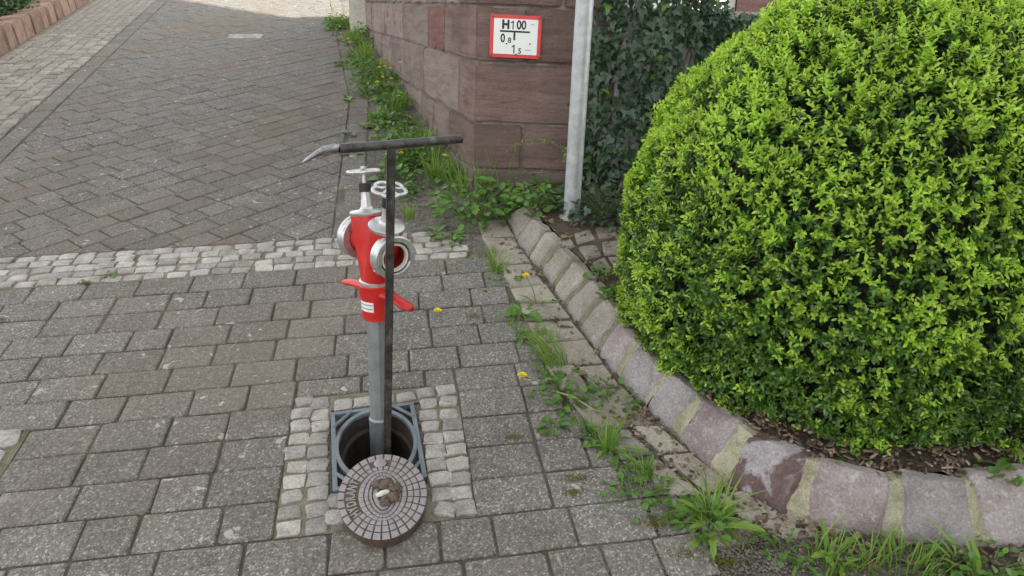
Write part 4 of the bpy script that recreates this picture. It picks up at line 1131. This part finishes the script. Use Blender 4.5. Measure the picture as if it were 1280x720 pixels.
# ================================================================== WEEDS AND GRASS
def gp(px, py, onbed=False):
    q = G(px, py, .1 if onbed else -.006); return Vector(q)
def blades(n, h, spread, wd, lean=(0, 0), seed=0, bend=.6):
    r = np.random.default_rng(seed); V = []
    a = r.uniform(0, 6.283, n); rr_ = np.sqrt(r.uniform(0, 1, n))*spread
    b = np.stack([np.cos(a)*rr_, np.sin(a)*rr_, np.zeros(n)], 1)
    da = a+r.normal(size=n)*.7; hl = h*r.uniform(.45, 1.05, n); out = hl*bend*r.uniform(.3, 1.2, n)
    hd_ = np.stack([np.cos(da), np.sin(da), np.zeros(n)], 1)*out[:, None]+np.array([lean[0], lean[1], 0])*hl[:, None]
    sd_ = np.stack([-np.sin(da), np.cos(da), np.zeros(n)], 1); w_ = wd*r.uniform(.6, 1.2, n)
    pts = []
    for f, wf in ((0, .7), (.35, 1), (.7, .8), (1, 0)):
        c_ = b+hd_*(f**1.7)+np.array([0, 0, 1])*(hl*(f-.38*bend*f*f))[:, None]-np.array([0, 0, .012])*(f == 0)
        if wf: pts += [c_-sd_*(w_*wf/2)[:, None], c_+sd_*(w_*wf/2)[:, None]]
        else: pts += [c_]
    V = np.stack(pts, 1).reshape(-1, 3); return V, n
BF = [(0, 1, 3, 2), (2, 3, 5, 4), (4, 5, 6)]
def grass(label, px, py, n=40, h=.12, spread=.03, wd=.004, lean=(0, 0), seed=None, mat='grass', group=None, onbed=False, cat='grass tuft', bend=.6):
    p_ = gp(px, py, onbed); root = empty('grass_tuft', p_); seed = seed if seed is not None else int(px*7+py)
    V, n = blades(n, h, spread, wd, lean, seed, bend); V[:, 2] += (gx*V[:, 0]+gy*V[:, 1])
    bulk('blades', V, BF, n, 7, mat, root); return tag(root, label, cat, group)
def rosleaf(kind, seed, mat):
    r = random.Random(seed); V = []; n = 9 if kind == 'dande' else 7
    for k in range(n):
        f = k/(n-1)
        if kind == 'dande': w_ = (.16+.5*f)*(1.0 if k % 2 else .52) if f < .8 else (1-f)*2.6
        elif kind == 'broad': w_ = .12 if f < .18 else 1.1*math.sin(math.pi*(f-.16)/.86)**.75
        else: w_ = .25+.75*math.sin(math.pi*min(1, f*.95+.03))
        if k == n-1: w_ = .03
        w_ *= {'dande': .20, 'broad': .28, 'lance': .055}[kind]
        z = (.55*f-.62*f*f if kind != 'lance' else .75*f-1.0*f*f)+r.uniform(-.012, .012)
        if kind == 'lance': z += .0
        V += [(-w_, f, z+abs(w_)*.35), (0, f+.004, z), (w_, f, z+abs(w_)*.35+r.uniform(-.02, .02))]
    F = []
    for k in range(n-1): F += [(3*k, 3*k+1, 3*k+4, 3*k+3), (3*k+1, 3*k+2, 3*k+5, 3*k+4)]
    me = mesh('leaf', V, F, mat); return me
RL = {(k, m_): [rosleaf(k, i, m_) for i in range(3)] for k, m_ in (('dande', 'dande'), ('dande', 'dull'), ('broad', 'weed'), ('lance', 'dande'), ('lance', 'grass'), ('broad', 'dull'), ('broad', 'dande'), ('dande', 'grass'), ('broad', 'grass'))}
def flower_head(root, p_, r=.016):
    mb = MB()
    for ring, (n, rr_, z) in enumerate(((16, 1., .0), (12, .72, .004), (8, .42, .007))):
        for k in range(n):
            a = 2*math.pi*k/n+ring*.2; c_, s_ = math.cos(a), math.sin(a); w_ = .22*r
            mb.add([(p_[0]+c_*r*.1-s_*w_*.4, p_[1]+s_*r*.1+c_*w_*.4, p_[2]+z), (p_[0]+c_*r*.1+s_*w_*.4, p_[1]+s_*r*.1-c_*w_*.4, p_[2]+z),
                    (p_[0]+c_*r*rr_+s_*w_, p_[1]+s_*r*rr_-c_*w_, p_[2]+z+.003), (p_[0]+c_*r*rr_-s_*w_, p_[1]+s_*r*rr_+c_*w_, p_[2]+z+.003)], [(0, 1, 2, 3)])
    mb.build('flower', 'yellow', root)
def rosette(label, px, py, n=9, L=.09, kind='dande', mat='dande', pitch=(10, 55), flowers=(), onbed=False, cat='weed', name='dandelion', group=None, seed=None):
    p_ = gp(px, py, onbed); root = empty(name, p_); r = random.Random(seed if seed is not None else int(px*3+py*5))
    for k in range(n):
        a = r.uniform(0, 6.283); el = rad(r.uniform(*pitch)); l = L*r.choice((r.uniform(.35, .7), r.uniform(.7, 1.15))); bj = L*(.22 if n > 14 else .08)
        m_ = Matrix.Translation((r.uniform(-bj, bj), r.uniform(-bj, bj), 0)) @ Matrix.Rotation(a, 4, 'Z') @ Matrix.Translation((0, .004, -.004)) @ Matrix.Rotation(el-rad(18), 4, 'X') @ Matrix.Rotation(r.uniform(-.3, .3), 4, 'Y')
        m_ = m_ @ Matrix.Diagonal((l*r.uniform(.8, 1.15), l, l, 1))
        sh = Matrix.Identity(4); sh[2][0] = gx; sh[2][1] = gy
        obj('leaf', r.choice(RL[(kind, mat)]), None, root, sh @ m_)
    for (dx, dy, h) in flowers:
        q = Vector((dx, dy, h)); MB().tube([(0, 0, -.01), (dx*.4, dy*.4, h*.6), q], [.0022, .0018, .0016], 6).build('stalk', 'stem', root); flower_head(root, q)
    return tag(root, label, cat, group)
def leafy(label, px, py, n=60, h=.12, spread=.09, sz=.03, mat='weed', onbed=False, cat='weed', name='leafy_weed', group=None, flowers=(), tm='leaf'):
    p_ = gp(px, py, onbed); root = empty(name, p_); r = np.random.default_rng(int(px*11+py))
    n = int(n*1.8); a = r.uniform(0, 6.283, n); q = np.sqrt(r.uniform(0, 1, n))*spread; hh = h*r.uniform(.15, 1, n)*(1-.5*(q/spread)**2)
    P = np.stack([np.cos(a)*q, np.sin(a)*q, hh+gx*np.cos(a)*q+gy*np.sin(a)*q], 1)
    D = np.stack([np.cos(a), np.sin(a), r.uniform(-.3, .3, n)], 1)+r.normal(size=(n, 3))*.4
    s_ = sz*r.uniform(.55, 1.15, n); k = min(n, 26)
    order = np.argsort(-s_); bi = order[:k]; re = order[k:]
    me = singleleaf('leaf', [(0, 0), (-.34, .2), (-.46, .5), (-.3, .82), (0, 1), (.3, .82), (.46, .5), (.34, .2)], [(0, 7, 6, 5, 4), (0, 4, 3, 2, 1)], mat, .2, .15)
    for i in bi: obj('leaf', me, None, root, frame(D[i], up+r.normal(size=3)*.25, P[i], s_[i]))
    if len(re): leafcloud('small_leaves', P[re], D[re], np.tile(up, (len(re), 1))+r.normal(size=(len(re), 3))*.3, s_[re], s_[re]*.8, mat, root, tm, .2, .15)
    mb = MB()
    for i in order[:max(8, n//3)]: mb.tube([(P[i][0]*.25, P[i][1]*.25, -.015), (P[i][0]*.6, P[i][1]*.6, P[i][2]*.6), tuple(P[i])], [.002, .0016, .001], 5, False)
    mb.build('stems', 'stem', root)
    for (dx, dy, hz) in flowers:
        q = Vector((dx, dy, hz)); MB().tube([(0, 0, -.01), (dx*.5, dy*.5, hz*.6), q], .0018, 6).build('stalk', 'stem', root); flower_head(root, q)
    return tag(root, label, cat, group)

# the ones out on the paving and along the gutter
rosette('flat grey-green rosette in a paver joint by the left sett inset', 15, 402, 7, .06, 'broad', 'dull', (5, 30))
leafy('tiny seedling in the sett band edge beside the lane', 138, 346, 7, .025, .02, .02, 'weed'); leafy('tiny pale seedling in the first paver joint below the sett band', 112, 354, 6, .02, .02, .018, 'weed')
grass('bright yellow-green grass tuft on the dirt behind the standpipe', 512, 272, 60, .10, .03, .003, bend=.4)
grass('pale grass tuft between the pavers and the flagstone gutter', 621, 338, 70, .10, .035, .003, bend=.7)
rosette('flat dandelion with one yellow bloom on the pavers right of the standpipe', 553, 402, 5, .05, 'broad', 'dull', (2, 20), ((-.02, .02, .035),))
rosette('spidery grey-green rosette on the pavers near the dandelion bloom', 576, 410, 8, .06, 'dande', 'dull', (4, 25))
rosette('pale rosette of oval leaves on the pavers below the wall corner', 602, 362, 8, .065, 'broad', 'dull', (4, 28))
rosette('small pale rosette in the joint left of the gutter grass', 575, 372, 5, .05, 'broad', 'dull', (2, 18))
rosette('small flat rosette under the wall corner weeds', 583, 322, 6, .06, 'broad', 'dull', (2, 25))
rosette('broad leaved rosette with toothed leaves at the gutter edge', 655, 393, 12, .10, 'broad', 'weed', (8, 45))
rosette('ragged dandelion behind the broad leaved rosette', 672, 384, 9, .09, 'dande', 'dande', (15, 55), ((-.05, .05, .11),))
grass('grass swept flat to the left over the pavers', 696, 458, 80, .15, .04, .0035, (-.75, .05), bend=.5)
grass('thin upright grass at the gutter above the swept grass', 682, 430, 50, .09, .05, .003, (-.2, 0))
leafy('leafy gutter weed with a yellow flower bud beside the swept grass', 702, 492, 34, .07, .10, .032, 'weed', flowers=((-.13, .02, .05),))
leafy('small round leaved weed in a paver joint left of the kerb', 692, 536, 12, .03, .035, .03, 'weed')
rosette('tuft of broad upright leaves in the gutter below the dry stalk', 762, 566, 18, .12, 'lance', 'dande', (5, 70))
rosette('toothed dandelion leaves inside the broad gutter tuft', 765, 562, 9, .10, 'dande', 'grass', (10, 60))
grass('long narrow grass mixed into the broad leaved gutter tuft', 760, 566, 30, .13, .02, .005, (0, 0))
leafy('creeping dark weed along the foot of the weathered kerb', 762, 503, 40, .045, .10, .024, 'weed')
rosette('single upright dandelion by the maroon gutter stone', 818, 598, 7, .11, 'dande', 'dande', (40, 80))
leafy('low feathery weeds on the gutter soil below the lone dandelion', 800, 622, 40, .035, .10, .02, 'weed')
rosette('large bright dandelion tuft at the foot of the rose kerb stone', 885, 655, 8, .12, 'lance', 'grass', (5, 60))
leafy('mixed small leaves in the base of the large dandelion tuft', 880, 660, 22, .06, .07, .03, 'weed')
rosette('lobed bright leaves at the heart of the large tuft', 882, 650, 12, .10, 'dande', 'grass', (15, 70))
grass('long arching grass through the large dandelion tuft', 885, 655, 45, .16, .035, .005, bend=.9)
rosette('outer dandelion leaves spreading from the large tuft', 893, 662, 9, .12, 'dande', 'grass', (5, 55))
rosette('dandelion clump in the bark litter under the maroon kerb stones', 1040, 702, 18, .10, 'dande', 'grass', (15, 70))
grass('grass blades rising from the dandelion clump under the kerb', 1042, 706, 40, .12, .06, .004)
grass('dense grass tuft at the foot of the grey kerb stone', 1135, 716, 110, .10, .07, .0035)
leafy('dark leafy weed at the kerb foot right of the dense grass', 1235, 716, 40, .06, .10, .03, 'weed')
grass('broad dark grass blades leaning from the right kerb weed', 1205, 716, 12, .12, .03, .010, (-.4, 0))
rosette('pale upright weed in the bark bed beside the boxwood', 1262, 572, 7, .12, 'lance', 'grass', (45, 85), onbed=True)
leafy('small lobed weed on the bark bed below the boxwood', 1245, 590, 16, .03, .045, .03, 'weed', onbed=True)
leafy('tiny green weed in the bark bed by the maroon kerb joint', 1065, 580, 10, .02, .04, .018, 'weed', onbed=True)
leafy('fresh lobed weed at the kerb top beside the boxwood foot', 768, 372, 22, .05, .05, .032, 'weed', onbed=True)
leafy('low weed among the flat slabs behind the kerb', 748, 345, 20, .03, .06, .022, 'weed', onbed=True)
# little weeds all along the joint between pavers and gutter
EP = [(612, 318), (628, 348), (640, 372), (648, 410), (664, 425), (676, 448), (686, 470), (706, 505), (724, 520), (735, 538), (748, 552), (780, 590), (800, 604), (830, 628), (850, 650), (930, 676), (975, 690), (1000, 700), (1090, 710), (1180, 712), (1265, 704)]
for i, (px, py) in enumerate(EP):
    k = i % 3; nm = ['', 'pale grass wisp', 'low leafy sprig', 'small ragged dandelion'][k+1]
    where = 'in the joint between the pavers and the flagstone gutter' if px < 800 else 'in the litter along the foot of the mauve kerb stones'
    grp = nm+'s '+('in the gutter joint' if px < 800 else 'at the kerb foot'); jx, jy = random.uniform(-6, 6), random.uniform(-3, 3)
    if k == 0: grass(nm+' '+where, px+jx, py+jy, 26, random.uniform(.06, .11), .03, .0035, group=grp, bend=.8)
    elif k == 1: leafy(nm+' '+where, px+jx, py+jy, 14, .035, .055, .026, 'weed', group=grp)
    else: rosette(nm+' '+where, px+jx, py+jy, 8, .075, 'dande', 'dande', (8, 50), group=grp)
for px, py, k, lb in ((478, 226, 0, 'grey-green rosette on the bare dirt behind the handwheels'), (532, 258, 1, 'small dandelion on the dirt strip before the wall corner clump'), (548, 292, 0, 'flat pale rosette at the end of the sett band'), (522, 236, 2, 'low leafy weed on the dirt above the bright grass tuft'), (562, 302, 2, 'creeping weed between sett band and flagstone gutter'), (470, 190, 1, 'dandelion on the dirt strip just behind the key handle'), (455, 160, 0, 'rosette at the lane edge of the dirt strip'), (505, 245, 2, 'leafy sprig beside the bright grass tuft')):
    if k == 2: leafy(lb, px, py, 20, .04, .07, .03, 'weed')
    else: rosette(lb, px, py, 9, .08, ('broad', 'dande')[k], ('dull', 'dande')[k], (5, 40))
# corner of the wall
leafy('lush clump of lobed leaves at the foot of the wall corner', 592, 270, 120, .20, .20, .048, 'weed', flowers=((.02, -.12, .06),))
leafy('round leaved ground cover against the front of the sandstone wall', 645, 236, 150, .15, .24, .042, 'weed')
leafy('mid green ground cover between the wall front and the post', 668, 258, 90, .10, .14, .036, 'weed', onbed=True)
leafy('dark ivy runners on the ground right of the post', 760, 262, 200, .12, .26, .045, 'ivy', onbed=True, tm='ivy')
grass('tall seeding grass stems against the front wall corner', 600, 245, 16, .36, .05, .004, bend=.25)
grass('long wispy grass in front of the wall base stones', 625, 250, 14, .33, .04, .0035, bend=.3)
grass('arching grass left of the wall corner', 575, 240, 60, .24, .07, .004, (-.2, 0))
grass('long bright grass against the lane face near the wall corner', 548, 222, 80, .22, .09, .0045)
# foot of the wall along the lane
def wallfoot(s, off): q = WC+WD*s+np.array([-WF[0], -WF[1]])*off; return q
LW = {'g': 'grass tuft growing along the lane foot of the sandstone wall', 'd': 'flowering dandelion along the lane foot of the sandstone wall', 'l': 'leafy weed along the lane foot of the sandstone wall'}
def topx(q):
    v_ = np.array([q[0], q[1], gz(*q)])-CP; z_ = v_@CF; return 640+FPX*(v_@CR)/z_, 360-FPX*(v_@CU)/z_
s_ = .25; i = 0
while s_ < 5.6:
    for j in range(3):
        q = wallfoot(s_+random.uniform(-.06, .06), random.uniform(.04, .16) if j == 0 else random.uniform(.12, .36)); px, py = topx(q)
        k = random.choice('gdl' if j else 'gdgl'); tall = random.random() < .5
        sec = 'near the sign corner' if s_ < 1.5 else ('midway along the lane wall' if s_ < 3.2 else ('below the far end of the lane wall' if s_ < 4.7 else 'beside the pale pier'))
        at_ = 'close against the stones' if j == 0 else 'out on the dirt strip'
        if k == 'g': grass(f"{'tall' if tall else 'short'} grass tuft {sec}, {at_}", px, py, 42, random.uniform(.15, .2) if tall else random.uniform(.07, .11), .06, .0045, seed=i, group='grass at the wall foot')
        elif k == 'd': rosette(f"{'large' if tall else 'small'} leafy dandelion {sec}, {at_}", px, py, 10, random.uniform(.14, .17) if tall else random.uniform(.09, .12), 'dande', random.choice(('dande', 'grass')), (15, 65), [(random.uniform(-.08, .08), random.uniform(-.08, .08), random.uniform(.10, .2)) for _ in range(random.choice((0, 1, 1)))], seed=i, group='dandelions at the wall foot')
        else: leafy(f"{'high' if tall else 'low'} leafy weed {sec}, {at_}", px, py, 44, random.uniform(.14, .18) if tall else .08, .12, .036, 'weed', group='leafy weeds at the wall foot', flowers=[(random.uniform(-.08, .08), random.uniform(-.08, .08), random.uniform(.1, .18))] if random.random() < .15 else ())
        i += 1
    s_ += random.uniform(.17, .25)
rosette('dandelions with two yellow blooms on the dirt above the handwheels', 497, 207, 11, .12, 'dande', 'dande', (10, 45), ((-.05, -.04, .07), (.03, -.05, .08)))
rosette('tall yellow dandelion bloom against the weathered lane face', 500, 120, 8, .12, 'dande', 'dande', (20, 60), ((.0, .03, .24),))
for k, (px, py, lb) in enumerate(((437, 168, 'flat rosette in the lane border beside the wall weeds'), (436, 125, 'small green rosette in the upper lane border'), (440, 195, 'pale rosette in the lane border above the key handle'))):
    rosette(lb, px, py, 7, .09, 'broad', 'dull' if k != 1 else 'weed', (4, 35))
# thorny shoot arching out of the ground cover
p0 = Vector(Yp(705, 235, 3.75)); br = empty('thorny_shoot', p0); tag(br, 'thin thorny shoot with tiny leaves arching in front of the sandstone wall', 'shoot')
pts = [Vector(Yp(a, b, y))-p0 for a, b, y in ((705, 242, 3.75), (712, 215, 3.76), (706, 190, 3.78), (690, 178, 3.8), (670, 175, 3.8), (650, 180, 3.79), (634, 188, 3.78))]
MB().tube(pts, [.0035, .003, .0028, .0025, .002, .0016, .001], 6, True).build('stem', 'twig', br)
r = np.random.default_rng(5); P = np.array([pts[i].lerp(pts[i+1], f)+Vector(r.normal(size=3)*.006) for i in range(len(pts)-1) for f in r.uniform(0, 1, 13)])
leafcloud('small_leaves', P, r.normal(size=P.shape), r.normal(size=P.shape), r.uniform(.010, .022, len(P)), r.uniform(.006, .012, len(P)), 'grass', br, 'leaf')
# dry stalks
for lb, pp in (('dry brown stalk lying across the gutter weeds', ((690, 478), (715, 495), (742, 512), (778, 512))), ('dry pale stalk lying in front of the wall ground cover', ((636, 246), (655, 240), (672, 238), (690, 240)))):
    q = [Vector(G(a, b, .03)) for a, b in pp]; rt = empty('dry_stalk', q[0]-Vector((0, 0, .03))); tag(rt, lb, 'stalk')
    MB().tube([x-rt.location-(Vector((0, 0, .03)) if i in (0, 3) else Vector((0, 0, 0))) for i, x in enumerate(q)], [.0035, .003, .0025, .0015], 6).build('stem', 'drytwig', rt)

# ================================================================== BARK MULCH, LITTER, SLABS
def chips(name, P, L, Wd, mat, tilt=.35, parent=None):
    n = len(P); a = rng.uniform(0, 6.283, n)
    X = np.stack([np.cos(a), np.sin(a), rng.normal(size=n)*tilt], 1); X = unit(X)
    Z = unit(np.array([-gx, -gy, 1])+rng.normal(size=(n, 3))*tilt); Yv = unit(np.cross(Z, X)); Z = np.cross(X, Yv)
    th = Wd*.3
    cs = [(-1, -.8, 0), (1, -1, 0), (.85, 1, 0), (-.9, .75, 0), (-.95, -.7, 1), (.9, -.9, 1), (.8, .9, 1), (-.85, .7, 1)]
    V = np.stack([P+X*(c[0]*L/2)[:, None]+Yv*(c[1]*Wd/2)[:, None]+Z*(c[2]*th)[:, None] for c in cs], 1).reshape(-1, 3)
    return bulk(name, V, [(4, 5, 6, 7), (0, 1, 5, 4), (1, 2, 6, 5), (2, 3, 7, 6), (3, 0, 4, 7)], n, 8, mat, parent)
pts = []
kp = [(x[4][:2], x[5][:2]) for x in mort]
for i, (a, b) in enumerate(kp):
    dns = 1500 if i >= 9 else 130
    n = int(np.linalg.norm(b-a)*dns)+8; f = rng.uniform(-.15, 1.15, n); inn = np.array([-(b-a)[1], (b-a)[0]]); inn /= np.linalg.norm(inn)
    if inn @ (np.array([1.2, 2.6])-a) < 0: inn = -inn
    dd_ = rng.uniform(-.035, .34, n)
    q = a+(b-a)*f[:, None]+inn*dd_[:, None]; pts.append(np.stack([q[:, 0], q[:, 1], gz(q[:, 0], q[:, 1])+.103+rng.uniform(0, .016, n)], 1))
P = np.concatenate(pts); n = len(P)
tag(chips('bark_mulch', P, rng.uniform(.009, .034, n), rng.uniform(.004, .012, n), 'chip'), 'brown bark chips covering the bed between kerb and boxwood', 'mulch', None, 'stuff')
# litter along the kerb foot
pts = []
for i, x in enumerate(mort):
    a, b = x[0][:2], x[1][:2]; out = np.array([(b-a)[1], -(b-a)[0]]); out /= np.linalg.norm(out)
    if out @ (np.array([1.2, 2.6])-a) > 0: out = -out
    n = int(np.linalg.norm(b-a)*(520 if i >= 9 else 45))+4; f = rng.uniform(-.1, 1.1, n); dd_ = np.abs(rng.normal(size=n))*(.07 if i >= 9 else .05)+.006
    q = a+(b-a)*f[:, None]+out*dd_[:, None]; pts.append(np.stack([q[:, 0], q[:, 1], gz(q[:, 0], q[:, 1])+rng.uniform(-.006, .008, n)], 1))
P = np.concatenate(pts); n = len(P)
tag(chips('kerb_litter', P, rng.uniform(.008, .032, n), rng.uniform(.004, .014, n), 'chip'), 'bark crumbs and litter along the foot of the kerb', 'litter', None, 'stuff')
# grit: small stones on the dirt strips
pts = []
for _ in range(1500):
    k = random.random()
    if k < .5: q = wallfoot(random.uniform(-.1, 5), random.uniform(0, .5))
    else:
        v_ = random.uniform(1.3, 2.0); u_ = random.uniform(redge(v_)+.01, kb(v_)); q = W(u_, v_)[:2]
    pts.append((q[0], q[1], gz(*q)-.008))
P = np.array(pts); n = len(P)
tag(chips('grit', P, rng.uniform(.003, .010, n), rng.uniform(.003, .008, n), 'jointdirt', .2), 'loose grit on the dirt by wall and kerb', 'grit', None, 'stuff')
def around(c_, sx_, sy_, n):
    return np.array([G(c_[0]+random.gauss(0, sx_), c_[1]+random.gauss(0, sy_), -.004) for _ in range(n)])
P = np.concatenate([around((875, 690), 55, 22, 900), around((960, 700), 50, 12, 500), around((800, 640), 30, 18, 260), around((520, 255), 30, 25, 260)]); n = len(P)
tag(chips('gravel', P, rng.uniform(.003, .009, n), rng.uniform(.003, .007, n), 'slab', .25), 'fine grey gravel on the soil below the kerb and wall corner', 'gravel', None, 'stuff')
P = np.concatenate([around(c_, a, b, k) for c_, a, b, k in (((822, 655), 10, 4, 260), ((862, 694), 12, 4, 300), ((700, 498), 6, 2, 90), ((640, 548), 9, 2, 120), ((720, 600), 12, 3, 160), ((560, 338), 7, 3, 120), ((905, 705), 12, 4, 220), ((592, 396), 5, 3, 80), ((716, 618), 8, 3, 120))]); n = len(P)
P[:, 2] += rng.uniform(0, .006, n)
tag(leafcloud('moss', P, rng.normal(size=(n, 3))+np.array([0, 0, 1.2]), rng.normal(size=(n, 3)), rng.uniform(.004, .009, n), rng.uniform(.003, .005, n), 'mossl', None, 'leaf'), 'olive moss cushions in the paver joints and on the kerb soil', 'moss', None, 'stuff')
# dry leaves
for k, (px, py, lb) in enumerate(((722, 462, 'curled dry leaf in the gutter below the rose kerb stone'), (737, 470, 'dry leaf beside the curled leaf in the gutter'), (655, 340, 'dry leaf on the upper flagstones of the gutter'), (700, 300, 'brown dead leaf behind the kerb near the post'), (690, 280, 'brown dead leaf against the post side of the kerb'), (712, 298, 'crumpled dead leaf before the flat slabs'), (790, 600, 'yellowed dead leaf on the gutter soil'))):
    b_ = 3 <= k <= 5; q = gp(px, py, b_)+Vector((0, 0, .004)); me = singleleaf('dry_leaf', [(0, 0), (-.3, .3), (-.34, .6), (0, 1), (.34, .6), (.3, .3)], [(0, 5, 4, 3), (0, 3, 2, 1)], 'drylf', .7, .1)
    o = obj('dry_leaf', me, None, None, Matrix.Translation(q) @ Matrix.Rotation(k*1.7, 4, 'Z') @ Matrix.Scale(.055, 4)); tag(o, lb, 'dead leaf')
# flat slabs behind the kerb by the post
sl_ = [((716, 292), (738, 286), (744, 300), (722, 306)), ((742, 284), (770, 284), (772, 297), (748, 299)), ((722, 309), (746, 303), (752, 320), (734, 326)), ((750, 302), (775, 300), (778, 318), (756, 320)), ((738, 328), (756, 323), (766, 338), (750, 342)), ((760, 322), (780, 321), (784, 336), (770, 338)), ((700, 300), (712, 294), (719, 308), (708, 313))]
slabs = tag(empty('slab_path'), kind='structure')
for q in sl_:
    pp = [uv(np.array(G(*x, .1))) for x in q]; cu_ = sum(a for a, b in pp)/4; cv_ = sum(b for a, b in pp)/4; P_ = [(a-cu_, b-cv_) for a, b in pp]
    if area(P_) < 0: P_ = P_[::-1]
    V, F = prism(P_, -.05, .004, .007, .003); me = mesh('slab', V, F, 'slab'); obj('slab', me, None, slabs, place(cu_, cv_, .10, 0, random.gauss(0, .04), random.gauss(0, .04)))

# ================================================================== SHRUBS above the left kerb
for k, (uu, vv, r_, lb) in enumerate(((-4.5, 8.2, .85, 'dark evergreen shrub spilling over the red kerb stones'), (-4.6, 9.6, .85, 'dark shrub growing behind the upper red kerb stones'), (-4.7, 11.2, .9, 'far dark shrub at the top of the red kerb'), (-4.45, 6.8, .75, 'low dark shrub at the lower end of the red kerb'))):
    q = W(uu-.02, vv, 0); sh = empty('shrub', tuple(q)); tag(sh, lb, 'shrub')
    n = 5200; d = rng.normal(size=(n, 3)); d[:, 2] = np.abs(d[:, 2]); d = unit(d); rad_ = r_*rng.uniform(.6, 1.08, n)*(1+.2*np.array([mnoise.noise(Vector(x*3+k)) for x in d]))
    P = d*rad_[:, None]*np.array([1, 1, .8])+np.array([0, 0, .12])
    leafcloud('foliage', P, unit(d+rng.normal(size=(n, 3))*.7), unit(d+up*.5+rng.normal(size=(n, 3))*.5), rng.uniform(.03, .065, n), rng.uniform(.018, .035, n), 'shrub', sh, 'leaf', .2)
    lump('dark_core', (0, 0, .2), r_*.6, 'core', sh, k, .2, (1, 1, .8))  # solid lump whose dark colour stands for shade among the leaves
    mb = MB()
    for j in range(5):
        a = random.uniform(0, 6.28); mb.tube([(0, 0, -.05), (.1*math.cos(a), .1*math.sin(a), .2), (.3*math.cos(a), .3*math.sin(a), .42)], [.014, .01, .005], 6)
    mb.build('stem', 'bark', sh)
